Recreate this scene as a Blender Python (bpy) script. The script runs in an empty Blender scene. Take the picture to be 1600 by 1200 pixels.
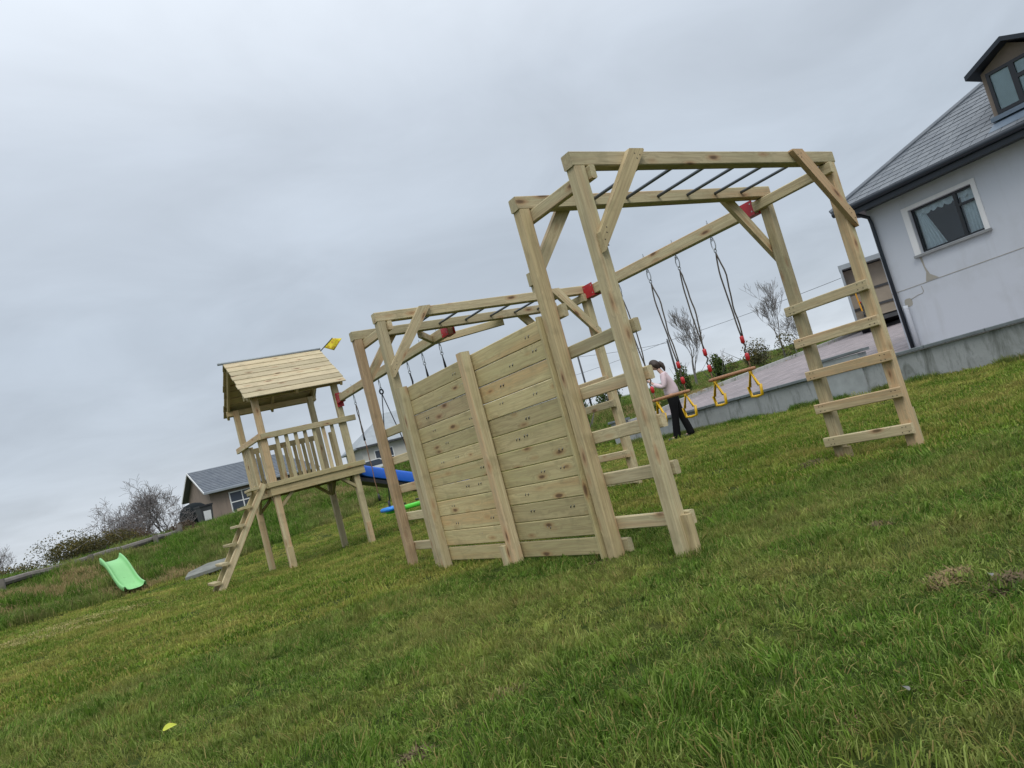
import bpy, bmesh, math, random
import numpy as np
from mathutils import Matrix, Vector

random.seed(7); rng = np.random.default_rng(7)
S = bpy.context.scene
COL = S.collection
PI = math.pi

# ------------------------------------------------------------------ camera
CAM = np.array([0.0, 0.0, 0.914])
RR = np.array([[0.820928, -0.508322, -0.260163], [-0.173666, 0.211773, -0.961765], [0.543982, 0.834722, 0.085572]])
cd = bpy.data.cameras.new('camera'); cam = bpy.data.objects.new('camera', cd); COL.objects.link(cam)
M = Matrix.Identity(4)
for i in range(3):
    M[i][0] = RR[0][i]; M[i][1] = -RR[1][i]; M[i][2] = -RR[2][i]; M[i][3] = CAM[i]
cam.matrix_world = M
cd.sensor_width = 36; cd.lens = 1137.29 / 1600 * 36; cd.clip_start = 0.05; cd.clip_end = 3000
S.camera = cam

# ------------------------------------------------------------------ world, sun, exposure
S.view_settings.view_transform = 'Standard'; S.view_settings.look = 'None'
S.view_settings.exposure = 0.0; S.view_settings.gamma = 1.0; S.view_settings.use_curve_mapping = False
SUN_EL, SUN_AZ = math.radians(50), math.radians(-122)      # azimuth as an angle from +X
w = bpy.data.worlds.new('World'); S.world = w; w.use_nodes = True
nt = w.node_tree; nt.nodes.clear()
def N(nt, t, **k):
    n = nt.nodes.new(t)
    for a, b in k.items(): setattr(n, a, b)
    return n
def L(nt, a, b): nt.links.new(a, b)
sky = N(nt, 'ShaderNodeTexSky', sky_type='NISHITA', sun_disc=False)
sky.sun_elevation = SUN_EL; sky.sun_rotation = PI / 2 - SUN_AZ
bg1 = N(nt, 'ShaderNodeBackground'); bg1.inputs[1].default_value = 0.10
L(nt, sky.outputs[0], bg1.inputs[0])
tc = N(nt, 'ShaderNodeTexCoord')
sep = N(nt, 'ShaderNodeSeparateXYZ'); L(nt, tc.outputs['Generated'], sep.inputs[0])
grad = N(nt, 'ShaderNodeValToRGB'); L(nt, sep.outputs[2], grad.inputs[0])
el = grad.color_ramp.elements
el[0].position = 0.0; el[0].color = (0.63, 0.68, 0.74, 1)
el[1].position = 1.0; el[1].color = (1.75, 1.82, 1.90, 1)
for p, c in ((0.05, (0.59, 0.645, 0.715, 1)), (0.12, (0.525, 0.585, 0.66, 1)), (0.25, (0.505, 0.57, 0.65, 1)), (0.45, (0.60, 0.665, 0.75, 1)), (0.65, (0.95, 1.02, 1.11, 1))):
    e = el.new(p); e.color = c
# cloud layer: direction projected on a flat ceiling, so that bands flatten towards the horizon
addz = N(nt, 'ShaderNodeMath', operation='ADD'); addz.inputs[1].default_value = 0.16; L(nt, sep.outputs[2], addz.inputs[0])
mx = N(nt, 'ShaderNodeMath', operation='MAXIMUM'); mx.inputs[1].default_value = 0.05; L(nt, addz.outputs[0], mx.inputs[0])
dx = N(nt, 'ShaderNodeMath', operation='DIVIDE'); L(nt, sep.outputs[0], dx.inputs[0]); L(nt, mx.outputs[0], dx.inputs[1])
dy = N(nt, 'ShaderNodeMath', operation='DIVIDE'); L(nt, sep.outputs[1], dy.inputs[0]); L(nt, mx.outputs[0], dy.inputs[1])
cmb = N(nt, 'ShaderNodeCombineXYZ'); L(nt, dx.outputs[0], cmb.inputs[0]); L(nt, dy.outputs[0], cmb.inputs[1])
def noise(nt, vec, scale, detail=4, rough=0.5, dist=0.0):
    n = N(nt, 'ShaderNodeTexNoise'); n.inputs['Scale'].default_value = scale; n.inputs['Detail'].default_value = detail
    n.inputs['Roughness'].default_value = rough; n.inputs['Distortion'].default_value = dist
    if vec is not None: L(nt, vec, n.inputs['Vector'])
    return n
n1 = noise(nt, cmb.outputs[0], 0.55, 6, 0.5, 0.4)
n2 = noise(nt, cmb.outputs[0], 1.9, 5, 0.55, 0.6)
def mrange(nt, val, a, b, c, d, clamp=True):
    m = N(nt, 'ShaderNodeMapRange'); m.clamp = clamp; L(nt, val, m.inputs[0])
    for i, v in enumerate((a, b, c, d)): m.inputs[1 + i].default_value = v
    return m.outputs[0]
f1 = mrange(nt, n1.outputs[0], 0.32, 0.68, 0.90, 1.11)
f2 = mrange(nt, n2.outputs[0], 0.3, 0.7, 0.93, 1.07)
mm = N(nt, 'ShaderNodeMath', operation='MULTIPLY'); L(nt, f1, mm.inputs[0]); L(nt, f2, mm.inputs[1])
vm = N(nt, 'ShaderNodeVectorMath', operation='SCALE'); L(nt, grad.outputs[0], vm.inputs[0]); L(nt, mm.outputs[0], vm.inputs['Scale'])
bg2 = N(nt, 'ShaderNodeBackground'); bg2.inputs[1].default_value = 1.05; L(nt, vm.outputs[0], bg2.inputs[0])
mixw = N(nt, 'ShaderNodeMixShader'); mixw.inputs[0].default_value = 0.93
L(nt, bg1.outputs[0], mixw.inputs[1]); L(nt, bg2.outputs[0], mixw.inputs[2])
wo = N(nt, 'ShaderNodeOutputWorld'); L(nt, mixw.outputs[0], wo.inputs[0])

sd = bpy.data.lights.new('sun', 'SUN'); sd.energy = 1.4; sd.angle = math.radians(28); sd.color = (1.0, 0.96, 0.90)
sun = bpy.data.objects.new('sun', sd); COL.objects.link(sun)
dirs = Vector((math.cos(SUN_AZ) * math.cos(SUN_EL), math.sin(SUN_AZ) * math.cos(SUN_EL), math.sin(SUN_EL)))
sun.rotation_euler = dirs.to_track_quat('Z', 'Y').to_euler()

# ------------------------------------------------------------------ helpers
WM = {}
def wm(o): return WM[o.name] if o is not None else Matrix.Identity(4)
def link(o, parent=None, world=None, col=None):
    (col or COL).objects.link(o)
    world = world or Matrix.Identity(4)
    if parent is not None:
        o.parent = parent; o.matrix_basis = wm(parent).inverted() @ world
    else: o.matrix_basis = world
    WM[o.name] = world
    return o
def T(*a): return Matrix.Translation(Vector(a))
def thing(name, label, cat, loc=(0, 0, 0), group=None, rz=0):
    o = bpy.data.objects.new(name, None); o.empty_display_size = 0.1
    link(o, None, T(*loc) @ Matrix.Rotation(rz, 4, 'Z')); return tag(o, label, cat, group)
def tag(o, label=None, cat=None, group=None, kind=None):
    if label: o['label'] = label
    if cat: o['category'] = cat
    if group: o['group'] = group
    if kind: o['kind'] = kind
    return o
def mesh(name, v, f, mat, parent=None, world=None, smooth=False):
    """v in world coordinates; stored local to 'world'."""
    world = world or (wm(parent) if parent is not None else Matrix.Identity(4))
    inv = world.inverted()
    me = bpy.data.meshes.new(name)
    me.from_pydata([tuple(inv @ Vector(p)) for p in v], [], f); me.update()
    bm = bmesh.new(); bm.from_mesh(me); bmesh.ops.recalc_face_normals(bm, faces=bm.faces); bm.to_mesh(me); bm.free()
    if mat is not None:
        for m_ in (mat if isinstance(mat, (list, tuple)) else [mat]): me.materials.append(m_)
    if smooth: me.shade_smooth()
    return link(bpy.data.objects.new(name, me), parent, world)
def frame(a, b, up=(0, 0, 1)):
    a, b = Vector(a), Vector(b); x = (b - a).normalized(); u = Vector(up)
    if abs(x.dot(u)) > 0.98: u = Vector((1, 0, 0))
    y = u.cross(x).normalized(); z = x.cross(y)
    m = Matrix.Identity(4)
    for i in range(3): m[i][0], m[i][1], m[i][2], m[i][3] = x[i], y[i], z[i], a[i]
    return m, (b - a).length
_cache = {}
def timber(name, a, b, w_, h_, mat, parent=None, up=(0, 0, 1), ch=0.006, key=None):
    """a chamfered length of sawn timber from a to b; local X runs along the grain"""
    m, l = frame(a, b, up)
    k = (name, round(l, 3), round(w_, 4), round(h_, 4), mat.name, ch)
    me = _cache.get(k)
    if me is None:
        hw, hh = w_ / 2, h_ / 2; c = min(ch, hw * .4, hh * .4)
        sec = [(-hw + c, -hh), (hw - c, -hh), (hw, -hh + c), (hw, hh - c), (hw - c, hh), (-hw + c, hh), (-hw, hh - c), (-hw, -hh + c)]
        v = [(x, y, z) for x in (0, l) for (y, z) in sec]
        f = [[i, (i + 1) % 8, 8 + (i + 1) % 8, 8 + i] for i in range(8)] + [list(range(7, -1, -1)), list(range(8, 16))]
        me = bpy.data.meshes.new(name); me.from_pydata(v, [], f); me.materials.append(mat); me.update()
        _cache[k] = me
    return link(bpy.data.objects.new(name, me), parent, m)
class MB:
    def __init__(s): s.v = []; s.f = []
    def add(s, v, f):
        o = len(s.v); s.v += [tuple(p) for p in v]; s.f += [[i + o for i in q] for q in f]; return s
    def box(s, lo, hi, m=None):
        x0, y0, z0 = lo; x1, y1, z1 = hi
        v = [(x0, y0, z0), (x1, y0, z0), (x1, y1, z0), (x0, y1, z0), (x0, y0, z1), (x1, y0, z1), (x1, y1, z1), (x0, y1, z1)]
        if m: v = [tuple(m @ Vector(p)) for p in v]
        return s.add(v, [[3, 2, 1, 0], [4, 5, 6, 7], [0, 1, 5, 4], [1, 2, 6, 5], [2, 3, 7, 6], [3, 0, 4, 7]])
    def bar(s, a, b, w_, h_, up=(0, 0, 1)):
        m, l = frame(a, b, up); return s.box((0, -w_ / 2, -h_ / 2), (l, w_ / 2, h_ / 2), m)
    def tube(s, pts, r, n=6, closed=False, cap=True):
        P = [Vector(p) for p in pts]; k = len(P)
        rs = r if isinstance(r, (list, tuple)) else [r] * k
        base = len(s.v); ref = None
        for i, p in enumerate(P):
            if closed: d = P[(i + 1) % k] - P[i - 1]
            else: d = P[min(i + 1, k - 1)] - P[max(i - 1, 0)]
            d.normalize()
            if ref is None:
                ref = Vector((0, 0, 1)) if abs(d.z) < .9 else Vector((1, 0, 0))
            x = ref - d * ref.dot(d)
            if x.length < 1e-4: x = d.orthogonal()
            x.normalize(); y = d.cross(x); ref = x
            for j in range(n):
                a = 2 * PI * j / n; q = p + (x * math.cos(a) + y * math.sin(a)) * rs[i]; s.v.append(tuple(q))
        for i in range(k if closed else k - 1):
            i2 = (i + 1) % k
            for j in range(n): s.f.append([base + i * n + j, base + i * n + (j + 1) % n, base + i2 * n + (j + 1) % n, base + i2 * n + j])
        if cap and not closed:
            s.f.append([base + j for j in range(n)][::-1]); s.f.append([base + (k - 1) * n + j for j in range(n)])
        return s
    def prism(s, poly, ax, a, b):
        """poly: 2-D points in the plane across axis ax, extruded from a to b"""
        n = len(poly)
        def P(p, t): 
            q = list(p); q.insert(ax, t); return tuple(q)
        v = [P(p, a) for p in poly] + [P(p, b) for p in poly]
        return s.add(v, [list(range(n))[::-1], list(range(n, 2 * n))] + [[i, (i + 1) % n, n + (i + 1) % n, n + i] for i in range(n)])
    def build(s, name, mat, parent=None, world=None, smooth=False): return mesh(name, s.v, s.f, mat, parent, world, smooth)

# ------------------------------------------------------------------ materials
def newmat(name):
    m = bpy.data.materials.new(name); m.use_nodes = True
    nt = m.node_tree; b = nt.nodes['Principled BSDF']; return m, nt, b
def rgb(c): return (c[0], c[1], c[2], 1)
def mixc(nt, fac, a, b, mode='MIX'):
    m = N(nt, 'ShaderNodeMix', data_type='RGBA', blend_type=mode)
    if isinstance(fac, (int, float)): m.inputs[0].default_value = fac
    else: L(nt, fac, m.inputs[0])
    for i, c in ((6, a), (7, b)):
        if isinstance(c, (tuple, list)): m.inputs[i].default_value = rgb(c)
        else: L(nt, c, m.inputs[i])
    return m.outputs[2]
def bump(nt, b, h, strength=.3, dist=.01):
    n = N(nt, 'ShaderNodeBump'); n.inputs['Strength'].default_value = strength; n.inputs['Distance'].default_value = dist
    L(nt, h, n.inputs['Height']); L(nt, n.outputs[0], b.inputs['Normal'])
def simple(name, c, rough=.6, var=.12, nscale=6, metal=0, bmp=0, spec=.5):
    m, nt, b = newmat(name)
    tc = N(nt, 'ShaderNodeTexCoord'); n = noise(nt, tc.outputs['Object'], nscale, 5, .6)
    f = mrange(nt, n.outputs[0], .25, .75, 1 - var, 1 + var)
    v = N(nt, 'ShaderNodeVectorMath', operation='SCALE'); v.inputs[0].default_value = c[:3]; L(nt, f, v.inputs['Scale'])
    L(nt, v.outputs[0], b.inputs['Base Color'])
    b.inputs['Roughness'].default_value = rough; b.inputs['Metallic'].default_value = metal
    b.inputs['Specular IOR Level'].default_value = spec
    if bmp: bump(nt, b, n.outputs[0], bmp, .004)
    return m
def wood(name, base, green, red, redamt=.55, dark=1.0, knots=True, th=.56):
    m, nt, b = newmat(name)
    tc = N(nt, 'ShaderNodeTexCoord'); oi = N(nt, 'ShaderNodeObjectInfo')
    off = N(nt, 'ShaderNodeVectorMath', operation='SCALE'); off.inputs[0].default_value = (37.1, 11.7, 23.3); L(nt, oi.outputs['Random'], off.inputs['Scale'])
    p = N(nt, 'ShaderNodeVectorMath', operation='ADD'); L(nt, tc.outputs['Object'], p.inputs[0]); L(nt, off.outputs[0], p.inputs[1])
    def scaled(v):
        s = N(nt, 'ShaderNodeVectorMath', operation='MULTIPLY'); L(nt, p.outputs[0], s.inputs[0]); s.inputs[1].default_value = v; return s.outputs[0]
    # knots bend the grain around them
    vo = N(nt, 'ShaderNodeTexVoronoi'); vo.inputs['Scale'].default_value = 1.0; L(nt, scaled((2.9, 8.5, 8.5)), vo.inputs['Vector'])
    kd = vo.outputs['Distance']
    halo = mrange(nt, kd, .12, .42, 1, 0)
    fine = noise(nt, scaled((3.2, 95, 95)), 1, 4, .6, .8)
    g1 = N(nt, 'ShaderNodeVectorMath', operation='MULTIPLY_ADD')
    hv = N(nt, 'ShaderNodeCombineXYZ'); L(nt, halo, hv.inputs[1]); L(nt, halo, hv.inputs[2])
    L(nt, hv.outputs[0], g1.inputs[0]); g1.inputs[1].default_value = (0, .55, .55); L(nt, scaled((.75, 17, 17)), g1.inputs[2])
    ring = noise(nt, g1.outputs[0], 1, 3, .55, 1.2)
    wv = N(nt, 'ShaderNodeMath', operation='SINE'); r2 = N(nt, 'ShaderNodeMath', operation='MULTIPLY'); r2.inputs[1].default_value = 34; L(nt, ring.outputs[0], r2.inputs[0]); L(nt, r2.outputs[0], wv.inputs[0])
    ringf = mrange(nt, wv.outputs[0], -.2, 1, 0, 1)
    broad = noise(nt, scaled((.7, 3.5, 3.5)), 1, 4, .55, .4)
    heart = noise(nt, scaled((.28, 6.5, 6.5)), 1, 2, .5, .3)
    c = mixc(nt, mrange(nt, broad.outputs[0], .36, .64, 0, 1), base, green)
    rt = N(nt, 'ShaderNodeMath', operation='MULTIPLY_ADD'); L(nt, oi.outputs['Random'], rt.inputs[0]); rt.inputs[1].default_value = .28; rt.inputs[2].default_value = -.14
    ra = N(nt, 'ShaderNodeMath', operation='ADD'); L(nt, heart.outputs[0], ra.inputs[0]); L(nt, rt.outputs[0], ra.inputs[1])
    rf = N(nt, 'ShaderNodeMath', operation='MULTIPLY'); rf.inputs[1].default_value = redamt; L(nt, mrange(nt, ra.outputs[0], th, th + .13, 0, 1), rf.inputs[0])
    c = mixc(nt, rf.outputs[0], c, red)
    rg = N(nt, 'ShaderNodeMath', operation='MULTIPLY'); rg.inputs[1].default_value = .55; L(nt, ringf, rg.inputs[0])
    c = mixc(nt, rg.outputs[0], c, tuple(x * .62 for x in base))
    fg = mrange(nt, fine.outputs[0], .38, .72, 0, .42)
    c = mixc(nt, fg, c, tuple(x * .58 for x in red))
    if knots:
        gate = mrange(nt, noise(nt, scaled((1.3, 4.1, 4.1)), 1, 1, .5).outputs[0], .38, .52, .10, 0)
        kg = N(nt, 'ShaderNodeMath', operation='ADD'); L(nt, kd, kg.inputs[0]); L(nt, gate, kg.inputs[1]); kd = kg.outputs[0]
        kn = noise(nt, scaled((9, 30, 30)), 1, 2, .5)
        ka = N(nt, 'ShaderNodeMath', operation='MULTIPLY_ADD'); L(nt, kn.outputs[0], ka.inputs[0]); ka.inputs[1].default_value = .12; L(nt, kd, ka.inputs[2])
        c = mixc(nt, mrange(nt, ka.outputs[0], .19, .36, .55, 0), c, (red[0] * .75, red[1] * .6, red[2] * .5))
        c = mixc(nt, mrange(nt, ka.outputs[0], .14, .225, .85, 0), c, (.105, .06, .032))
    # stains and handling marks
    st = noise(nt, tc.outputs['Object'], 5.5, 6, .65)
    c = mixc(nt, mrange(nt, st.outputs[0], .54, .74, 0, .36), c, (.17, .15, .08))
    vv = N(nt, 'ShaderNodeMath', operation='MULTIPLY_ADD'); L(nt, oi.outputs['Random'], vv.inputs[0]); vv.inputs[1].default_value = .36; vv.inputs[2].default_value = .79 * dark
    sc = N(nt, 'ShaderNodeVectorMath', operation='SCALE'); L(nt, c, sc.inputs[0]); L(nt, vv.outputs[0], sc.inputs['Scale'])
    L(nt, sc.outputs[0], b.inputs['Base Color'])
    b.inputs['Roughness'].default_value = .72; b.inputs['Specular IOR Level'].default_value = .3
    bump(nt, b, fine.outputs[0], .35, .003)
    return m
WB, WG, WR = (.585, .50, .315), (.46, .42, .25), (.50, .295, .155)
M_wood = wood('treated_pine', WB, WG, WR)
M_red = wood('heartwood_pine', (.54, .40, .24), (.50, .36, .21), (.45, .215, .13), .9)
M_streak = wood('streaked_pine', (.58, .47, .265), (.50, .42, .23), (.49, .28, .165), .6, th=.50)
M_board = wood('wall_board', (.60, .505, .275), (.485, .43, .22), (.50, .32, .15), .6)
M_roofb = wood('roof_board', (.56, .48, .315), (.50, .44, .275), (.50, .36, .22), .3)
M_deck = wood('deck_board', (.50, .42, .235), (.42, .37, .20), (.44, .29, .15), .4)
M_steel = simple('galvanised_steel', (.38, .41, .45), .45, .15, 20, .5)
M_bar = simple('grey_painted_bar', (.105, .12, .14), .4, .12, 12, .3)
M_redm = simple('red_painted_steel', (.42, .018, .028), .42, .12, 15)
M_redp = simple('red_plastic', (.52, .02, .025), .35, .1, 10)
M_yel = simple('yellow_plastic', (.72, .43, .012), .35, .06, 10)
M_rope = simple('brown_rope', (.10, .085, .07), .9, .25, 60, bmp=.3)
M_tan = simple('tan_rope', (.22, .12, .075), .9, .2, 60)
M_blackr = simple('black_rope', (.018, .02, .024), .8, .2, 60)
M_trap = simple('varnished_bar', (.40, .20, .10), .5, .15, 18)
M_blue = simple('blue_plastic', (.02, .13, .62), .33, .08, 3)
M_blue2 = simple('light_blue_plastic', (.02, .22, .68), .35, .08, 3)
M_black = simple('black_plastic', (.02, .021, .024), .5, .2, 8)
M_greenp = simple('green_plastic', (.10, .62, .05), .35, .06, 3)
M_lime = simple('lime_slide_plastic', (.22, .52, .20), .42, .1, 2.5)
M_bolt = simple('dark_bolt', (.035, .033, .03), .5, .2, 30, .5)
M_zinc = simple('zinc_bolt', (.42, .42, .40), .4, .2, 30, .7)

def painted_wall(name, c, stain=(.30, .29, .25), amt=.25, scale=1.4):
    m, nt, b = newmat(name); tc = N(nt, 'ShaderNodeTexCoord')
    n = noise(nt, tc.outputs['Object'], scale, 6, .62); n2 = noise(nt, tc.outputs['Object'], 70, 3, .6)
    s = N(nt, 'ShaderNodeVectorMath', operation='MULTIPLY'); L(nt, tc.outputs['Object'], s.inputs[0]); s.inputs[1].default_value = (3, 3, .35)
    n3 = noise(nt, s.outputs[0], 1.3, 5, .65)
    c1 = mixc(nt, mrange(nt, n.outputs[0], .5, .78, 0, amt), c, stain)
    c1 = mixc(nt, mrange(nt, n3.outputs[0], .55, .8, 0, amt), c1, stain)
    L(nt, c1, b.inputs['Base Color']); b.inputs['Roughness'].default_value = .85; b.inputs['Specular IOR Level'].default_value = .25
    bump(nt, b, n2.outputs[0], .25, .004); return m
M_render = painted_wall('white_painted_render', (.555, .585, .63), (.39, .40, .40), .38)
M_trim = painted_wall('cream_window_band', (.78, .78, .77), (.5, .5, .48), .2)
M_mortar = painted_wall('bare_mortar', (.36, .34, .29), (.26, .25, .2), .3, 8)
M_pebble = painted_wall('brown_pebbledash', (.27, .215, .175), (.15, .125, .105), .6, 2)
M_bung = painted_wall('pale_render', (.55, .54, .50), (.35, .34, .31), .3)
def concrete():
    m, nt, b = newmat('weathered_concrete'); tc = N(nt, 'ShaderNodeTexCoord')
    n = noise(nt, tc.outputs['Object'], 1.1, 7, .66); n2 = noise(nt, tc.outputs['Object'], 30, 4, .6)
    s = N(nt, 'ShaderNodeVectorMath', operation='MULTIPLY'); L(nt, tc.outputs['Object'], s.inputs[0]); s.inputs[1].default_value = (2.2, 2.2, .5)
    n3 = noise(nt, s.outputs[0], 1.6, 6, .7, .4)
    c = mixc(nt, mrange(nt, n.outputs[0], .35, .68, 0, 1), (.37, .385, .39), (.27, .285, .28))
    c = mixc(nt, mrange(nt, n3.outputs[0], .50, .66, 0, .9), c, (.10, .11, .095))
    c = mixc(nt, mrange(nt, n2.outputs[0], .55, .75, 0, .3), c, (.16, .17, .15))
    L(nt, c, b.inputs['Base Color']); b.inputs['Roughness'].default_value = .9; bump(nt, b, n2.outputs[0], .4, .006); return m
M_conc = concrete()
M_cope = simple('grey_coping', (.145, .165, .175), .8, .22, 5, bmp=.3)
M_cope2 = simple('pale_coping', (.33, .35, .355), .8, .18, 5, bmp=.3)
M_oldconc = simple('mossy_old_concrete', (.165, .17, .15), .9, .4, 4, bmp=.4)
M_kerb = simple('pale_kerb', (.37, .37, .36), .85, .2, 4)
def pavers():
    m, nt, b = newmat('purple_paving'); tc = N(nt, 'ShaderNodeTexCoord')
    br = N(nt, 'ShaderNodeTexBrick'); L(nt, tc.outputs['Object'], br.inputs['Vector'])
    br.inputs['Scale'].default_value = 1; br.inputs['Brick Width'].default_value = .2; br.inputs['Row Height'].default_value = .1; br.inputs['Mortar Size'].default_value = .006
    br.inputs['Color1'].default_value = (.33, .27, .275, 1); br.inputs['Color2'].default_value = (.215, .185, .20, 1); br.inputs['Mortar'].default_value = (.12, .11, .105, 1)
    s = N(nt, 'ShaderNodeVectorMath', operation='MULTIPLY'); L(nt, tc.outputs['Object'], s.inputs[0]); s.inputs[1].default_value = (.5, 3.2, 1)
    n = noise(nt, s.outputs[0], 1.5, 6, .7)
    c = mixc(nt, mrange(nt, n.outputs[0], .42, .66, 0, .75), br.outputs[0], (.17, .155, .15))
    c = mixc(nt, mrange(nt, n.outputs[0], .5, .3, 0, .5), c, (.38, .35, .35))
    L(nt, c, b.inputs['Base Color']); b.inputs['Roughness'].default_value = .8; return m
M_pave = pavers()
def slate():
    m, nt, b = newmat('roof_slate'); tc = N(nt, 'ShaderNodeTexCoord'); oi = N(nt, 'ShaderNodeObjectInfo')
    n = noise(nt, tc.outputs['Object'], 9, 5, .6)
    a = N(nt, 'ShaderNodeMath', operation='MULTIPLY_ADD'); L(nt, oi.outputs['Random'], a.inputs[0]); a.inputs[1].default_value = .55; L(nt, mrange(nt, n.outputs[0], .3, .7, 0, .5), a.inputs[2])
    c = mixc(nt, a.outputs[0], (.095, .11, .13), (.165, .182, .20)); L(nt, c, b.inputs['Base Color'])
    b.inputs['Roughness'].default_value = .55; bump(nt, b, n.outputs[0], .3, .004); return m
M_slate = slate()
def slate_far():
    m, nt, b = newmat('far_roof_slate'); tc = N(nt, 'ShaderNodeTexCoord')
    n = noise(nt, tc.outputs['Object'], 3, 5, .7)
    c = mixc(nt, mrange(nt, n.outputs[0], .3, .7, 0, 1), (.10, .12, .15), (.165, .185, .21)); L(nt, c, b.inputs['Base Color']); b.inputs['Roughness'].default_value = .6; return m
M_slatef = slate_far()
M_fascia = simple('dark_blue_fascia', (.013, .02, .03), .4, .15, 3)
M_frame = simple('black_window_frame', (.012, .014, .018), .35, .1, 5)
M_wframe = simple('white_window_frame', (.75, .76, .76), .5, .05, 5)
M_sill = simple('grey_sill', (.25, .26, .26), .8, .15, 8)
M_lead = simple('lead_flashing', (.12, .16, .21), .5, .2, 4)
M_white = simple('white_paint', (.72, .73, .73), .5, .06, 3)
M_grey = simple('grey_metal', (.28, .31, .33), .5, .12, 3, .2)
M_ply = simple('beige_plywood', (.29, .245, .19), .7, .12, 3)
M_tank = simple('black_tank_plastic', (.008, .012, .014), .75, .2, 6, spec=.12)
M_dark = simple('dark_grey', (.045, .047, .05), .6, .2, 4)
M_orange = simple('yellow_strap', (.70, .33, .02), .6, .1, 8)
M_curt = simple('net_curtain', (.92, .94, .95), .9, .1, 25)
M_blind = simple('grey_blind', (.72, .80, .80), .9, .05, 8)
def glass(name, c, rough=.05):
    m, nt, b = newmat(name); nt.nodes.remove(b); t = N(nt, 'ShaderNodeBsdfTransparent'); t.inputs[0].default_value = rgb(c); g = N(nt, 'ShaderNodeBsdfGlossy'); g.inputs['Roughness'].default_value = rough
    fr = N(nt, 'ShaderNodeFresnel'); fr.inputs[0].default_value = 1.5; mx = N(nt, 'ShaderNodeMixShader'); L(nt, fr.outputs[0], mx.inputs[0]); L(nt, t.outputs[0], mx.inputs[1]); L(nt, g.outputs[0], mx.inputs[2])
    L(nt, mx.outputs[0], nt.nodes['Material Output'].inputs[0]); return m
M_glass = glass('window_glass', (.86, .91, .93))
M_dglass = simple('dark_room', (.05, .062, .085), .25, .1, 2)
M_bark = simple('grey_bark', (.17, .16, .15), .9, .3, 12, bmp=.4)
M_bark2 = simple('pale_twigs', (.155, .14, .135), .9, .3, 12)
M_weather = simple('weathered_timber', (.15, .135, .12), .9, .35, 9, bmp=.4)
M_straw = simple('dry_straw', (.20, .145, .065), .9, .3, 9)
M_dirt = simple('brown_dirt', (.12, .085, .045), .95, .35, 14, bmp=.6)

# ------------------------------------------------------------------ terrain
CP = [(3.12, 3.4, 0), (3.1, 4.2, -.01), (6, 3.4, .06), (5.9, 4.2, .06), (3, 6.8, -.03), (3, 7.5, -.015), (5.8, 6.75, .12), (5.8, 7.5, .12),
      (4.3, 11.9, 0), (2.9, 11.9, -.03), (2.9, 13.4, -.07), (4.3, 13.4, -.04), (1.85, 12, -.02), (-1, 6, 0), (-1, 12, .04), (0, 0, 0), (2, 1, 0), (3, 0, 0), (6, 0, .03), (9, 0, .12),
      (11.3, 3, .27), (11.3, 5, .265), (11.3, 7, .25), (11.3, 9.5, .245), (11.2, 12, .25), (11.2, 13.3, .30), (8.5, 5, .15), (8.5, 9, .18), (8, 12, .16), (8, 14.5, .2), (8.4, 17.5, .28), (10.5, 16, .5),
      (6, 16, .08), (1, 15.5, 0.02), (-3, 15, .1),
      (-.8, 16.5, .13), (.1, 17.3, .07), (1.08, 18, .05), (2.9, 18.8, .12), (4.6, 19.5, .22), (6.3, 20, .27), (7.5, 20.7, .37), (8.5, 21.4, .42), (10.5, 20.5, .7),
      (-1.4, 20.9, .80), (.46, 22.5, .82), (2.1, 23.9, .9), (3.3, 24.8, 1.0), (5.0, 24.5, 1.05), (6.8, 24.0, 1.15), (8.8, 24.5, 1.2), (11.1, 24.6, 1.25), (14.9, 18.8, 1.3), (15.9, 18, 1.25),
      (12.4, 15.7, .65), (13.5, 17, 1.1), (18, 19.2, 1.12), (24, 21, 1.45), (30, 22.5, 1.8), (38, 24, 2.25),
      (-6, 18, .5), (-6, 24, .75), (-12, 10, -.2), (-12, 25, .6), (0, 28, .8), (7, 30, 1.1), (7, 44, 1.25), (13, 45, 1.4), (20, 48, 1.9), (28, 40, 1.9), (0, 44, .9), (-20, 44, .4), (-30, 20, -.3), (-30, -10, -.3), (0, -30, -.2), (30, -30, .2), (45, -5, .4), (48, 25, 2.6)]
CPa = np.array(CP, float)
def _tps():
    P = CPa[:, :2]; n = len(P)
    d = np.hypot(P[:, None, 0] - P[None, :, 0], P[:, None, 1] - P[None, :, 1])
    K = np.where(d > 0, d * d * np.log(d + 1e-12), 0) + np.eye(n) * .25
    A = np.zeros((n + 3, n + 3)); A[:n, :n] = K; A[:n, n] = 1; A[:n, n + 1:] = P; A[n, :n] = 1; A[n + 1:, :n] = P.T
    return np.linalg.solve(A, np.concatenate([CPa[:, 2], [0, 0, 0]]))
_W = _tps()
def vnoise(x, y, s, seed):
    x = np.asarray(x) / s; y = np.asarray(y) / s
    xi = np.floor(x).astype(int); yi = np.floor(y).astype(int); fx = x - xi; fy = y - yi
    def h(i, j):
        k = (i * 374761393 + j * 668265263 + seed * 974711) & 0x7fffffff
        k = ((k ^ (k >> 13)) * 1274126177) & 0x7fffffff
        return ((k ^ (k >> 16)) & 0xffff) / 65535.0
    u = fx * fx * (3 - 2 * fx); v = fy * fy * (3 - 2 * fy)
    return (h(xi, yi) * (1 - u) + h(xi + 1, yi) * u) * (1 - v) + (h(xi, yi + 1) * (1 - u) + h(xi + 1, yi + 1) * u) * v
KERB = [(11.75, 13.45), (14.2, 15.6), (17.5, 17.7), (21, 18.5), (26.6, 19.0), (36, 19.9), (62, 22)]
def kerb_y(x): return np.interp(x, [k[0] for k in KERB], [k[1] for k in KERB])
def drive_z(x): return .72 + .07 * np.maximum(0, np.asarray(x, float) - 15)
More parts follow.
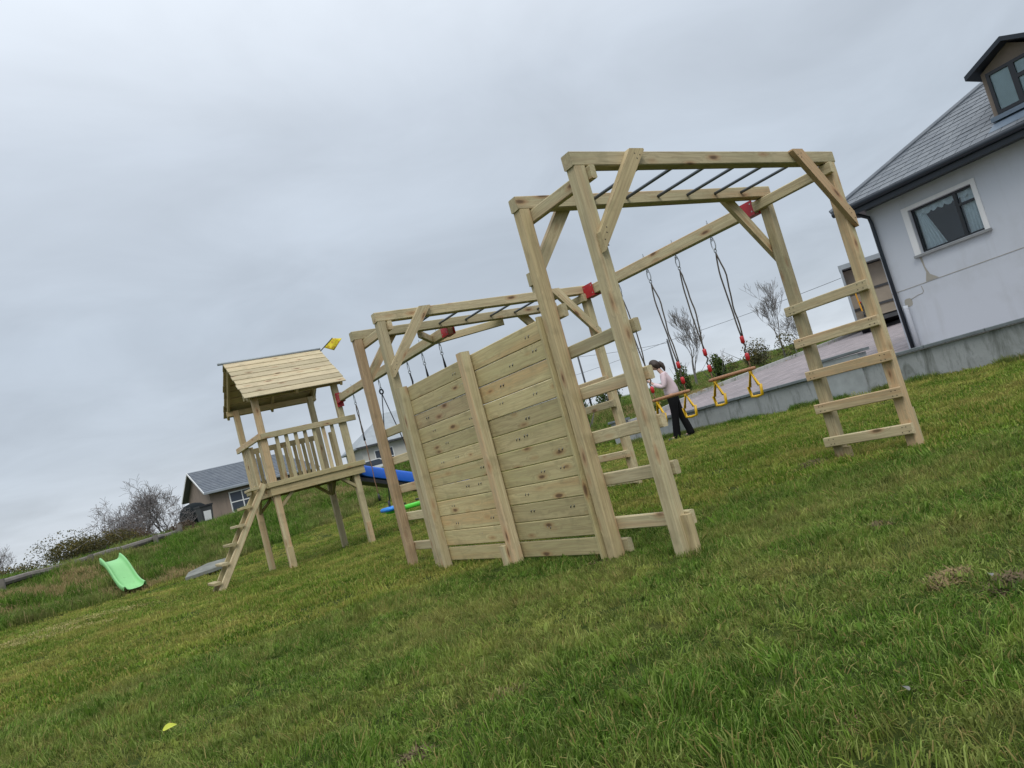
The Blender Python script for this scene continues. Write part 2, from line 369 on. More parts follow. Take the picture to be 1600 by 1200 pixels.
def in_drive(x, y): return (np.asarray(x) > 11.5) & (np.asarray(y) < np.where(np.asarray(x) < 11.75, 13.45, kerb_y(x)))
def bankness(x, y):
    """0 on the mown lawn, 1 on the rough bank behind it"""
    fy = np.interp(x, [-30, -6, -.8, .1, 1.08, 2.9, 4.6, 6.3, 7.5, 8.5, 9.5, 10.8, 11.6], [16, 16, 16.4, 17.2, 17.9, 18.6, 19.3, 19.9, 20.5, 21.0, 19.5, 15.4, 13.8])
    b = np.clip((np.asarray(y) - fy + .25) / .6, 0, 1)
    return np.where(np.asarray(x) > 11.6, 1.0, b)
def ground(x, y):
    x = np.atleast_1d(np.asarray(x, float)); y = np.atleast_1d(np.asarray(y, float)); sh = x.shape
    x = x.ravel(); y = y.ravel()
    r = np.hypot(x - 5, y - 10); k = np.minimum(1, 42 / np.maximum(r, 1e-6)); X = 5 + (x - 5) * k; Y = 10 + (y - 10) * k
    z = np.zeros(len(X)); n = len(CPa)
    for s in range(0, len(X), 20000):
        xs, ys = X[s:s + 20000], Y[s:s + 20000]
        d2 = (xs[:, None] - CPa[None, :, 0]) ** 2 + (ys[:, None] - CPa[None, :, 1]) ** 2
        z[s:s + 20000] = (.5 * d2 * np.log(d2 + 1e-12)) @ _W[:n] + _W[n] + _W[n + 1] * xs + _W[n + 2] * ys
    b = bankness(x, y)
    z += (vnoise(x, y, .9, 1) - .5) * .035 * (1 - b) + (vnoise(x, y, .23, 2) - .5) * .022
    z += b * ((vnoise(x, y, 1.1, 3) - .5) * .24 + (vnoise(x, y, .45, 4) - .5) * .10)
    m = (x > 11.42) & (y < np.where(x < 11.75, 13.45, kerb_y(x)) + .0)
    z = np.where(m, np.minimum(z, drive_z(x) - .14), z)
    return z.reshape(sh)
def gz(x, y): return float(ground([x], [y])[0])

def soil():
    m, nt, b = newmat('turf_soil'); g = N(nt, 'ShaderNodeNewGeometry')
    n = noise(nt, g.outputs['Position'], 2.2, 6, .65); n2 = noise(nt, g.outputs['Position'], 22, 5, .7)
    c = mixc(nt, mrange(nt, n2.outputs[0], .35, .65, 0, 1), (.022, .04, .008), (.06, .08, .016))
    c = mixc(nt, mrange(nt, n.outputs[0], .55, .70, 0, .5), c, (.10, .09, .03))
    L(nt, c, b.inputs['Base Color']); b.inputs['Roughness'].default_value = .95; b.inputs['Specular IOR Level'].default_value = .1
    bump(nt, b, n2.outputs[0], .8, .03); return m
M_soil = soil()
def axis(lo, hi, step, far):
    a = list(np.arange(lo, hi + 1e-6, step)); d = step; p = hi
    while p < far: d *= 1.28; p += d; a.append(p)
    d = step; p = lo
    while p > -far: d *= 1.28; p -= d; a.insert(0, p)
    return np.array(a)
ax_, ay_ = axis(-5, 17, .13, 900), axis(0, 26, .13, 900)
GX, GY = np.meshgrid(ax_, ay_, indexing='ij'); GZ = ground(GX, GY)
def grid_mesh(name, X, Y, Z, mat):
    n, m = X.shape; v = np.stack([X.ravel(), Y.ravel(), Z.ravel()], 1)
    i = np.arange(n * m).reshape(n, m); f = np.stack([i[:-1, :-1].ravel(), i[1:, :-1].ravel(), i[1:, 1:].ravel(), i[:-1, 1:].ravel()], 1)
    me = bpy.data.meshes.new(name); me.vertices.add(len(v)); me.vertices.foreach_set('co', v.ravel())
    me.loops.add(f.size); me.loops.foreach_set('vertex_index', f.ravel()); me.polygons.add(len(f))
    me.polygons.foreach_set('loop_start', np.arange(0, f.size, 4)); me.update(calc_edges=True); me.validate(); me.shade_smooth()
    me.materials.append(mat); return link(bpy.data.objects.new(name, me))
tag(grid_mesh('ground', GX, GY, GZ, M_soil), kind='structure')

# paved driveway: a sheet that rises away from the lawn
xs = [11.62, 11.75, 13, 14.2, 15, 16, 17.5, 19, 21, 24, 26.6, 31, 36, 48, 62]
v = []; f = []
for x in xs:
    v += [(x, -14, float(drive_z(x))), (x, float(kerb_y(x)), float(drive_z(x)))]
for i in range(len(xs) - 1): f.append([2 * i, 2 * i + 2, 2 * i + 3, 2 * i + 1])
tag(mesh('driveway', v, f, M_pave), kind='structure')
kb = thing('driveway_kerb', 'long pale concrete kerb edging the far side of the purple driveway', 'kerb', (11.75, 13.45, .72))
pts = []
for i in range(len(KERB) - 1):
    a, b_ = np.array(KERB[i]), np.array(KERB[i + 1]); k = max(1, int(np.hypot(*(b_ - a)) / .92))
    for j in range(k): pts.append(a + (b_ - a) * j / k)
for i in range(min(len(pts) - 1, 44)):
    a, b_ = pts[i], pts[i + 1]; d = (b_ - a) / np.hypot(*(b_ - a)); za, zb = float(drive_z(a[0])), float(drive_z(b_[0]))
    q = b_ - d * .012
    timber('kerb_stone', (a[0], a[1], za + .0), (q[0], q[1], zb + .0), .14, .26, M_kerb, kb)

# ------------------------------------------------------------------ retaining wall beside the terrace
rw = thing('retaining_wall', 'long low stained grey concrete wall between lawn and driveway', 'wall', (11.5, 8, .3))
def cap_z(y): return .72 + (11 - y) * .0155
ys = [13.3, -6.0]
mb = MB(); seg = np.linspace(13.3, -6, 14)
for i in range(13):
    ya, yb = seg[i], seg[i + 1]
    v = []
    for y in (ya, yb): v += [(11.42, y, -.1), (11.62, y, -.1), (11.62, y, cap_z(y) - .055), (11.42, y, cap_z(y) - .055)]
    mb.add(v, [[0, 1, 5, 4], [1, 2, 6, 5], [2, 3, 7, 6], [3, 0, 4, 7]] + ([[0, 3, 2, 1]] if i == 0 else []) + ([[4, 5, 6, 7]] if i == 12 else []))
mb.build('wall_body', M_conc, rw)
y = 13.34
while y > -6:
    l = .9 + rng.random() * .05
    if not (6.95 < y - l / 2 < 7.95): pass
    timber('coping_slab', (11.515 + rng.normal() * .004, y, cap_z(y) - .024), (11.515 + rng.normal() * .004, y - l + .012, cap_z(y - l) - .024), .29, .055, M_cope, rw, ch=.008)
    y -= l
rs = thing('raised_wall_block', 'short raised pale block with grey slab on the low wall behind the right ladder', 'wall', (11.53, 7.5, .75))
MB().box((11.395, 7.08, .2), (11.64, 7.86, .947)).build('block_body', M_cope2, rs)
timber('coping_slab', (11.52, 7.94, .973), (11.52, 7.02, .985), .30, .05, M_cope, rs, ch=.008)
ep = thing('wall_end_pier', 'short pier with blue grey slab ending the low concrete wall', 'wall', (11.52, 13.45, .3))
MB().box((11.40, 13.36, .1), (11.64, 13.72, .86)).build('pier_body', M_conc, ep)
timber('coping_slab', (11.52, 13.78, .89), (11.52, 13.31, .89), .32, .055, M_cope, ep, ch=.008)

# ------------------------------------------------------------------ monkey bar frames
def brace(parent, x_post, x_beam, zb, zt, y0, y1, mat, name='brace'):
    """45-degree face brace: vertical cut on the post, level cut on the beam"""
    k = .092 / math.sqrt(2); sgn = 1 if x_beam > x_post else -1
    c = .02
    poly = [(x_post, zb - k), (x_post, zb + k - c * 0), (x_beam - sgn * k, zt), (x_beam + sgn * k, zt), (x_beam + sgn * k * 1.05, zt - .012)]
    m, l = frame((x_post, y0, zb), (x_beam, y0, zt), (0, 1, 0))
    return MB().prism(poly, 1, y0, y1).build(name, mat, parent, m)
def screws(mb, pts, nrm, r=.0045):
    n = Vector(nrm).normalized()
    for p in pts: mb.tube([Vector(p) - n * .004, Vector(p) + n * .0012], r, 6)
BW, BH = .095, .10
def monkey(x0, L_, y0, w_, top, label, feet, rz0, mats, bars, extra):
    mk = thing('monkey_bars', label, 'monkey bars', (x0, y0, 0), 'two timber monkey bar frames of the climbing set')
    bot = top - BH
    ya, yb = y0 + BW / 2, y0 + w_ + BW / 2
    for y in (ya, yb): timber('beam', (x0 - .01, y, top - BH / 2), (x0 + L_ + .01, y, top - BH / 2), BW, BH, mats.get(('beam', y), M_wood), mk)
    k = 0
    for xc in (x0 + BW / 2, x0 + L_ - BW / 2):
        for y in (ya, yb):
            z = feet[k]; timber('post', (xc, y, z - .15), (xc, y, bot + .001), BW, BW, mats.get(('post', k), M_wood), mk, up=(0, 1, 0), ch=.009); k += 1
    # ladder rungs: inside face at both ends
    for side, xr in ((0, x0 + BW + .0235), (1, x0 + L_ - BW - .0235)):
        for i in range(5):
            z = rz0 + i * .3115 + rng.normal() * .004; e = rng.normal() * .008
            timber('rung', (xr, y0 - .028 + e, z), (xr, y0 + w_ + BW + .025 + e, z + rng.normal() * .004), .045, .088, M_wood, mk)
        xc = xr + (.0 if side == 0 else 0)
        timber('cross_board', (xc, y0 - .03, bot - .055), (xc, y0 + w_ + BW + .03, bot - .055), .045, .092, M_wood, mk)
    # face braces
    for (yy0, yy1) in ((y0 - .046, y0 - .001), (y0 + w_ + BW + .001, y0 + w_ + BW + .046)):
        brace(mk, x0 + .02, x0 + .545, 2.03 + extra, top - .002 + (.0), yy0, yy1, M_streak if yy0 < y0 and extra == 0 else M_wood)
        brace(mk, x0 + L_ - .02, x0 + L_ - .545, 2.03 + extra, top - .002, yy0, yy1, M_streak if yy0 < y0 and extra == 0 else M_wood)
    for bx in bars:
        MB().tube([(bx, y0 + BW - .02, top - .052), (bx, y0 + w_ + .02, top - .052)], .0135, 10).build('climbing_bar', M_bar, mk, smooth=True)
    sc = MB()
    for side, xr in ((0, x0 + BW + .0235), (1, x0 + L_ - BW - .0235)):
        fx = xr + (.0235 if side == 0 else -.0235)
        for i in range(5):
            for y in (y0 + .02, y0 + .06, y0 + w_ + .03, y0 + w_ + .07):
                for dz in (-.022, .02): screws(sc, [(fx, y + rng.normal() * .006, rz0 + i * .3115 + dz)], (-1 if side else 1, 0, 0))
    for (xp, xb) in ((x0 + .02, x0 + .545), (x0 + L_ - .02, x0 + L_ - .545)):
        s_ = 1 if xb > xp else -1
        for p in ((xp + s_ * .02, 2.04), (xp + s_ * .05, 2.085), (xp + s_ * .035, 2.0), (xp + s_ * .06, 2.12), (xb - s_ * .03, top - .04), (xb + s_ * .015, top - .05), (xb - s_ * .02, top - .075)):
            screws(sc, [(p[0], y0 - .046, p[1] + extra)], (0, -1, 0), .005)
    s = sc.build('screw_heads', M_bolt, mk); tag(s, kind='stuff')
    return mk
AX, AL, AY, AW, AT = 3.122, 2.894, 3.410, .6815, 2.664
barsA = [AX + .72 + i * .352 for i in range(6)]
mkA = monkey(AX, AL, AY, AW, AT, 'nearest and tallest looking timber monkey bar frame, in front of the white house', [gz(3.1, 3.4), gz(3.1, 4.1), gz(6, 3.4), gz(6, 4.1)], .222, {('post', 1): M_streak}, barsA, 0)
mkA['label'] = 'nearest timber monkey bar frame, its right ladder in front of the white house'
BX, BL, BY, BWd, BT = 3.010, 2.829, 6.737, .7065, 2.610
barsB = [BX + .72 + i * .36 for i in range(6)]
mkB = monkey(BX, BL, BY, BWd, BT, 'farther timber monkey bar frame at the left end of the plank climbing wall', [gz(3, 6.8), gz(3, 7.5), gz(5.8, 6.8), gz(5.8, 7.5)], .185, {('post', 1): M_red}, barsB, -.05)
# ground stakes beside some posts
timber('stake', (3.192, AY - .024, -.12), (3.192, AY - .024, .245), .045, .075, M_streak, mkA, up=(0, 1, 0))
timber('stake', (6.045, AY + .05, -.1), (6.045, AY + .05, .375), .075, .045, M_wood, mkA, up=(0, 1, 0))
timber('stake', (5.95, AY + AW - .024, -.1), (5.95, AY + AW - .024, .15), .045, .075, M_streak, mkA, up=(0, 1, 0))
timber('batten', (AX + BW + .024, AY + AW + BW + .03, 1.775), (AX + BW + .024, AY + AW - .045, 1.775), .045, .095, M_wood, mkA)
timber('batten', (AX + BW + .024, AY + AW + BW + .03, .06), (AX + BW + .024, AY + AW - .045, .06), .045, .095, M_wood, mkA)
timber('batten', (AX - .02 + .045, AY + AW + BW + .024, 2.02), (AX - .02 + .045, AY + AW + BW + .024, 2.115), .045, .05, M_wood, mkA, up=(0, 1, 0))

# ------------------------------------------------------------------ climbing wall of planks
cw = thing('climbing_wall', 'climbing wall of horizontal treated planks with a middle post between the two frames', 'climbing wall', (3.1, 5.4, 0))
def wx(y): return 3.137 + (y - 4.19) * (3.072 - 3.137) / (6.56 - 4.19)
for bay, (ya, yb) in enumerate(((4.192, 5.298), (5.302, 6.60))):
    for i in range(12):
        zt = 1.772 - i * .1462
        if i < 11: z0, z1 = zt - .1432, zt
        else: z0, z1 = .022, .148
        jit = rng.normal() * .0025
        zc = (z0 + z1) / 2
        timber('plank', (wx(ya) + .0125 + jit, ya, zc), (wx(yb) + .0125 + jit, yb, zc + rng.normal() * .001), .026, z1 - z0, M_streak if (bay == 1 and i == 2) else M_board, cw, ch=.006)
timber('middle_post', (3.05, 5.30, -.15), (3.05, 5.30, 1.805), .095, .095, M_wood, cw, up=(0, 1, 0), ch=.012)
timber('end_post', (3.028, 6.61, -.15), (3.028, 6.61, 1.785), .09, .095, M_wood, cw, up=(0, 1, 0), ch=.01)
timber('edge_batten', (3.118, 4.215, .0), (3.118, 4.215, 1.785), .045, .03, M_board, cw, up=(0, 1, 0), ch=.004)
timber('stake', (2.99, 5.36, -.1), (2.99, 5.36, .16), .045, .085, M_wood, cw, up=(0, 1, 0))
bl = MB(); zn = MB()
for bay, ycs in enumerate(((4.45, 4.72, 4.98), (5.62, 5.95, 6.28))):
    for i in range(11):
        zc = 1.772 - i * .1462 - .072
        for yc in (ycs[i % 3], ycs[(i + 2) % 3] if i % 2 else None):
            if yc is None: continue
            yc += rng.normal() * .05; zz = zc + rng.normal() * .012
            for q in (-.021, .021):
                screws(bl, [(wx(yc) - .001, yc + q, zz)], (-1, 0, 0), .0062)
                screws(zn, [(wx(yc) - .003, yc + q - .010, zz + .010)], (-1, 0, 0), .0045)
tag(bl.build('bolt_holes', M_bolt, cw), kind='stuff'); tag(zn.build('bolt_heads', M_zinc, cw), kind='stuff')
nb = MB()
for i in range(11):
    zc = 1.772 - i * .1462 - .072
    for y in (4.215,): screws(nb, [(3.103, y, zc + .06)], (-1, 0, 0), .005)
tag(nb.build('screw_heads', M_bolt, cw), kind='stuff')

# ------------------------------------------------------------------ swing beams with red brackets
def bracket(parent, x0, x1, y0, y1, z0, z1):
    t = .005
    mb = MB(); mb.box((x0 - t, y0, z0 - t), (x0, y1, z1)); mb.box((x1, y0, z0 - t), (x1 + t, y1, z1)); mb.box((x0, y0, z0 - t), (x1, y1, z0))
    mb.box((x0 - .03, y0 - t, z0 - .03), (x1 + .03, y0, z1 + .015)) if False else None
    o = mb.build('bracket', M_redm, parent)
    b = MB()
    for y in (y0 + .025, y1 - .025):
        for z in (z0 + .03, z1 - .03): screws(b, [(x0 - t, y, z)], (-1, 0, 0), .008)
    b.build('bolt', M_zinc, o); return o
sbA = thing('swing_beam', 'square swing beam with red brackets carrying the two trapeze bars between the frames', 'swing beam', (5.93, 5.5, 2.4), 'swing beams of the climbing set')
SX0, SX1, SZ0, SZ1 = 5.885, 5.975, 2.452, 2.572
timber('beam', (5.93, 4.235, 2.512), (5.80, 6.735, 2.512), .09, .12, M_wood, sbA)
bracket(sbA, SX0 - .002, SX1 + .002, 4.215, 4.40, SZ0 - .003, SZ1 + .012)
bracket(sbA, 5.748, 5.858, 6.55, 6.733, SZ0 - .012, SZ1 + .02)
sbB = thing('swing_beam', 'long swing beam joining the farther frame to the roofed playhouse', 'swing beam', (4.28, 9.7, 2.4), 'swing beams of the climbing set')
timber('beam', (4.28, 7.59, 2.50), (4.28, 11.885, 2.50), .09, .12, M_wood, sbB)
bracket(sbB, 4.233, 4.327, 7.55, 7.72, 2.437, 2.57)
bracket(sbB, 4.233, 4.327, 11.74, 11.89, 2.43, 2.58)
o = MB().box((4.222, 11.878, 2.36), (4.338, 11.884, 2.60)).build('bracket', M_redm, sbB)
timber('plan_brace', (3.85, 7.55, 2.49), (4.24, 8.02, 2.49), .045, .09, M_wood, sbB)
timber('plan_brace', (5.05, 7.56, 2.49), (4.32, 8.12, 2.49), .045, .09, M_wood, sbB)

def link_loop(mb, c, h, w_, r, axis='y', n=14):
    """an oval steel link standing in the y-z or x-z plane"""
    pts = []
    for i in range(n):
        a = 2 * PI * i / n; u = math.cos(a) * w_ / 2; z = math.sin(a) * h / 2
        pts.append((c[0] + (u if axis == 'x' else 0), c[1] + (u if axis == 'y' else 0), c[2] + z))
    mb.tube(pts, r, 5, closed=True)
def hanger(parent, x, y, zbeam=2.452, ztop=2.572):
    h = MB(); h.tube([(x, y, zbeam - .002), (x, y, zbeam - .02)], .006, 6); link_loop(h, (x, y, zbeam - .033), .035, .032, .0045)
    o = h.build('eye_bolt', M_steel, parent)
    n_ = MB(); n_.tube([(x, y, ztop + .001), (x, y, ztop + .018)], .009, 6); n_.tube([(x, y, ztop + .018), (x, y, ztop + .045)], .0045, 6); n_.build('nut', M_steel, o)
    c = MB(); link_loop(c, (x, y, zbeam - .088), .115, .05, .0055, 'y'); c.build('carabiner', M_steel, parent, smooth=True)
    r = MB(); link_loop(r, (x, y, zbeam - .155), .045, .036, .005, 'x'); r.build('ring', M_steel, parent, smooth=True)
    return zbeam - .17
def loop_rope(parent, top, bot, mat, gap=.03, sag=.0):
    x, y, z = top; X, Y, Z = bot; a = []; b = []
    for i in range(15):
        t = i / 14; w_ = gap * math.sin(PI * min(1, t * 3.2) * .5) * (1 - t) ** .55; wob = sag * math.sin(t * 9 + y * 7) + .3 * sag * math.sin(t * 23 + y)
        a.append((x + (X - x) * t + wob, y + (Y - y) * t + w_ * .6 + wob * .6, z + (Z - z) * t)); b.append((x + (X - x) * t - wob * .5 + .004, y + (Y - y) * t - w_ * .6 + wob, z + (Z - z) * t))
    MB().tube(a[::-1] + b[1:], .0078, 6).build('rope', mat, parent, smooth=True)
def trapeze(ya, yb, zbar, ha, hb, label, dz=0):
    x = 5.93 - .052 * ((ya + yb) / 2 - 4.235)
    t = thing('trapeze_swing', label, 'trapeze', (x, (ya + yb) / 2, zbar), 'trapeze bars with yellow rings')
    MB().tube([(x, ya + .035, zbar), (x, ya, zbar), (x, yb, zbar + dz), (x, yb - .035, zbar + dz)], [.016, .019, .019, .016], 12).build('bar', M_trap, t, smooth=True)
    for y, hy, zz in ((ya - .015, ha, zbar), (yb + .015, hb, zbar + dz)):
        z0 = hanger(t, x, hy)
        loop_rope(t, (x, hy, z0), (x + .003, y, zz + .33), M_rope, .055, .008)
        for zc in (zz + .30, zz + .125):
            m = MB(); m.tube([(x, y, zc - .04), (x, y, zc - .03), (x, y, zc + .03), (x, y, zc + .04)], [.009, .021, .021, .010], 10); m.build('rope_adjuster', M_redp, t, smooth=True)
        MB().tube([(x, y, zz + .27), (x + .006, y - .012, zz + .23), (x - .004, y + .012, zz + .19), (x, y, zz + .155)], .0085, 6).build('rope', M_rope, t, smooth=True)
        MB().tube([(x, y, zz + .09), (x, y, zz + .0)], .0062, 6).build('rope', M_tan, t, smooth=True)
        # trapezium grip ring hung under the bar
        g = MB(); P = [(0, -.015), (.055, -.16), (.075, -.155), (.062, -.258), (0, -.265), (-.062, -.258), (-.075, -.155), (-.055, -.16)]
        ang = rng.normal() * .12 - .05
        ca, sa = math.cos(ang), math.sin(ang)
        yr = y - .02 if y > (ya + yb) / 2 else y + .02
        g.tube([(x + u * sa, yr + u * ca, zz - .012 + q) for u, q in P], .0155, 8, closed=True)
        g.box((x - .009, yr - .016, zz - .05), (x + .009, yr + .016, zz - .012)); g.build('grip_ring', M_yel, t, smooth=True)
        MB().tube([(x, yr - .001, zz + .021), (x + .021, yr, zz), (x, yr + .001, zz - .02), (x - .021, yr, zz)], .004, 5, closed=True).build('cord', M_tan, t)
    return t
trapeze(5.305, 4.765, 1.06, 5.30, 4.785, 'right trapeze bar with two yellow ring grips hanging clear of the posts', 0.0)
trapeze(6.17, 5.645, 1.02, 6.22, 5.71, 'left trapeze bar with yellow rings, partly behind the front ladder post', 0.0)

# things on the second swing beam
cr = thing('climbing_rope', 'thin brown hanging rope with black end beside the playhouse', 'rope', (4.28, 11.2, .7))
z0 = hanger(cr, 4.28, 11.2, 2.438, 2.56); loop_rope(cr, (4.28, 11.2, z0), (4.28, 11.2, 1.74), M_rope, .035, .004)
MB().tube([(4.28, 11.2, 1.77), (4.28, 11.2, 1.66)], [.014, .018], 8).build('rope_adjuster', M_black, cr, smooth=True)
MB().tube([(4.28 + .004 * math.sin(i * 1.3), 11.2 - .01 * math.sin(i * .35), 1.66 - i * .075) for i in range(13)], .0075, 6).build('rope', M_tan, cr, smooth=True)
MB().tube([(4.28, 11.2, .78), (4.28, 11.2, .72), (4.28, 11.2, .66)], [.014, .022, .016], 8).build('rope_end', M_black, cr, smooth=True)

gl = thing('glider_swing', 'blue and green two seat glider swing on black ropes behind the left ladder', 'swing', (4.28, 10.06, .5))
z0 = hanger(gl, 4.28, 10.06, 2.438, 2.56)
MB().tube([(4.28 + .028 * math.cos(a), 10.06, z0 - .03 + .036 * math.sin(a)) for a in np.linspace(0, 2 * PI, 10)[:-1]], .013, 6, closed=True).build('knot', M_blackr, gl, smooth=True)
for xe in (3.97, 4.60):
    MB().tube([(4.28, 10.06, z0 - .06), ((4.28 + xe) / 2, 10.06, (z0 + .55) / 2), (xe, 10.06, .56)], .008, 6).build('rope', M_blackr, gl, smooth=True)
    MB().tube([(xe, 10.06, .66), (xe, 10.06, .60), (xe, 10.06, .53)], [.012, .02, .014], 8).build('rope_adjuster', M_black, gl, smooth=True)
def blob(name, c, sz, mat, parent, ex=.55, n=14, m=8, tilt=0):
    v = []; f = []
    def p(v_, e): return math.copysign(abs(v_) ** e, v_)
    R = Matrix.Rotation(tilt, 3, 'Y')
    for j in range(m + 1):
        th = -PI / 2 + PI * j / m
        for i in range(n):
            ph = 2 * PI * i / n
            q = R @ Vector((sz[0] * p(math.cos(th), ex) * p(math.cos(ph), ex), sz[1] * p(math.cos(th), ex) * p(math.sin(ph), ex), sz[2] * p(math.sin(th), ex)))
            v.append((c[0] + q.x, c[1] + q.y, c[2] + q.z))
    for j in range(m):
        for i in range(n): f.append([j * n + i, j * n + (i + 1) % n, (j + 1) * n + (i + 1) % n, (j + 1) * n + i])
    return mesh(name, v, f, mat, parent, smooth=True)
blob('seat', (3.98, 10.06, .535), (.13, .20, .035), M_blue2, gl)
blob('seat', (4.62, 10.06, .535), (.13, .20, .035), M_blue2, gl)
blob('center_beam', (4.30, 10.06, .495), (.42, .06, .035), M_greenp, gl)
MB().tube([(4.14, 9.90, .56), (4.14, 10.22, .56)], .013, 8).build('foot_rest', M_black, gl); MB().tube([(4.46, 9.90, .56), (4.46, 10.22, .56)], .013, 8).build('foot_rest', M_black, gl)

sw = thing('hanging_rope', 'dark knotted rope on a steel clip just above the left end of the plank wall', 'rope', (4.28, 8.96, 1))
z0 = hanger(sw, 4.28, 8.96, 2.438, 2.56)
MB().tube([(4.28, 8.96, z0), (4.29, 8.96, z0 - .12), (4.275, 8.96, z0 - .2), (4.28, 8.96, 1.2)], [.012, .014, .008, .008], 6).build('rope', M_blackr, sw, smooth=True)
fs = thing('flat_swing', 'flat swing on two roped steel clips, seat hidden behind the plank wall', 'swing', (4.28, 8.2, .5))
for y in (8.46, 7.93):
    z0 = hanger(fs, 4.28, y, 2.438, 2.56); loop_rope(fs, (4.28, y, z0), (4.28, y, .55), M_blackr, .04, .003)
MB().box((4.19, 7.9, .50), (4.37, 8.49, .535)).build('seat', M_black, fs)
hr = thing('disc_rope', 'thin rope hung beside a steel clip, seen just above the plank wall', 'rope', (5.2, 7.5, 1))
hb = MB(); hb.tube([(5.42, 7.02, 2.555), (5.42, 7.02, 2.45), (5.42, 7.02, 1.0)], .008, 6); hb.build('rope', M_blackr, hr)

# ------------------------------------------------------------------ playhouse
ph = thing('playhouse', 'raised timber playhouse tower with plank roof, balustrade and ladder', 'playhouse', (3.6, 12.6, 0))
px0, px1, py0, py1 = 2.918, 4.262, 11.948, 13.40
PT = {}
for n_, x, y, mt in (('a', px0, py0, M_wood), ('b', px1, py0, M_wood), ('c', px0, py1, M_wood), ('d', px1, py1, M_wood)):
    timber('post', (x, y, gz(x, y) - .15), (x, y, 2.84), .10, .10, mt, ph, up=(0, 1, 0), ch=.009)
timber('stake', (4.262, py0 - .065, -.15), (4.262, py0 - .065, .36), .075, .035, M_wood, ph, up=(0, 1, 0))
timber('stake', (px0 + .01, py0 - .065, -.15), (px0 + .01, py0 - .065, .34), .075, .035, M_streak, ph, up=(0, 1, 0))
# deck: bearers, boards
for y in (11.885, 13.46): timber('deck_bearer', (2.83, y, 1.245), (4.41, y, 1.245), .045, .135, M_deck, ph)
for x in (2.852, 4.388): timber('deck_bearer', (x, 11.909, 1.245), (x, 13.436, 1.245), .045, .135, M_deck, ph)
yy = 11.86
while yy < 13.45:
    timber('deck_board', (2.81, yy + .058, 1.328), (4.43, yy + .058, 1.328), .116, .028, M_deck, ph); yy += .121
timber('deck_edge', (2.805, 11.848, 1.352), (4.435, 11.848, 1.352), .022, .08, M_deck, ph); timber('deck_edge', (2.80, 11.861, 1.352), (2.80, 13.45, 1.352), .022, .08, M_deck, ph)
# small knee braces under the deck
for x, y, sx in ((px0, py0, 1), (px1, py0, -1), (px0, py1, 1), (px1, py1, -1)):
    timber('knee_brace', (x + sx * .03, y, .98), (x + sx * .27, y, 1.19), .07, .05, M_deck, ph)
    sy = 1 if y < 12.5 else -1
    timber('knee_brace', (x, y + sy * .03, .98), (x, y + sy * .27, 1.19), .05, .07, M_deck, ph)
# balustrades
timber('top_rail', (2.87, 11.875, 2.135), (4.47, 11.875, 2.135), .045, .095, M_wood, ph)
timber('top_rail', (2.845, 11.86, 2.14), (2.845, 13.62, 2.14), .045, .095, M_wood, ph)
timber('top_rail', (2.96, 13.375, 2.06), (4.22, 13.375, 2.06), .045, .095, M_deck, ph)
timber('top_rail', (4.30, 12.0, 2.10), (4.30, 12.22, 2.10), .045, .09, M_deck, ph)
for i in range(7): timber('baluster', (3.115 + i * .155, 11.905, 1.345), (3.115 + i * .155, 11.905, 2.09), .022, .06, M_wood, ph, up=(1, 0, 0), ch=.004)
timber('baluster', (4.20, 11.905, 1.345), (4.20, 11.905, 2.09), .022, .05, M_wood, ph, up=(1, 0, 0), ch=.004)
for i in range(7): timber('baluster', (3.10 + i * .165, 13.345, 1.345), (3.10 + i * .165, 13.345, 2.02), .022, .06, M_deck, ph, up=(1, 0, 0), ch=.004)
for y in (12.02, 12.12): timber('baluster', (2.875, y, 1.345), (2.875, y, 2.10), .06, .022, M_wood, ph, up=(1, 0, 0), ch=.004)
for y in (12.95, 13.08, 13.22): timber('baluster', (2.875, y, 1.345), (2.875, y, 2.10), .075, .022, M_wood, ph, up=(1, 0, 0), ch=.004)
timber('door_post', (2.90, 12.86, 1.345), (2.90, 12.86, 2.09), .07, .07, M_wood, ph, up=(1, 0, 0))
for y in (12.75,): timber('middle_post', (4.28, y, 1.345), (4.28, y, 2.05), .07, .07, M_deck, ph, up=(1, 0, 0))
# roof
RZ0, RZ1, RY0, RYc, RY1 = 2.755, 3.535, 11.745, 12.66, 13.575
RXa, RXb = 2.735, 4.42
for sgn, yE in ((-1, RY0), (1, RY1)):
    d = Vector((0, yE - RYc, RZ0 - RZ1)); Ln = d.length; d.normalize(); nrm = Vector((0, sgn * abs(d.z), abs(d.y)))
    k = 8
    for i in range(k):
        c = Vector((0, RYc, RZ1)) + d * (Ln * (i + .5) / k) + nrm * (.010 + .0)
        
        a_ = c + Vector((RXa + rng.normal() * .006, 0, 0)); b_ = c + Vector((RXb + rng.normal() * .006, 0, 0))
        up = (nrm - d * .055).normalized()
        timber('roof_board', a_, b_, Ln / k - .001, .018, M_roofb if sgn < 0 else M_deck, ph, up=up, ch=.005)
    for x in (2.80, 3.58, 4.345):
        a_ = Vector((x, RYc, RZ1)) + d * .03 - nrm * .036; b_ = Vector((x, RYc, RZ1)) + d * (Ln - .01) - nrm * .036
        timber('rafter', a_, b_, .04, .07, M_deck, ph, up=nrm)
MB().tube([(2.645, RYc, RZ1 + .025), (4.435, RYc, RZ1 + .025)], .022, 10).build('ridge_pole', M_grey, ph, smooth=True)
for y in (py0, py1): timber('wall_plate', (2.76, y, 2.80), (4.38, y, 2.80), .05, .09, M_deck, ph)
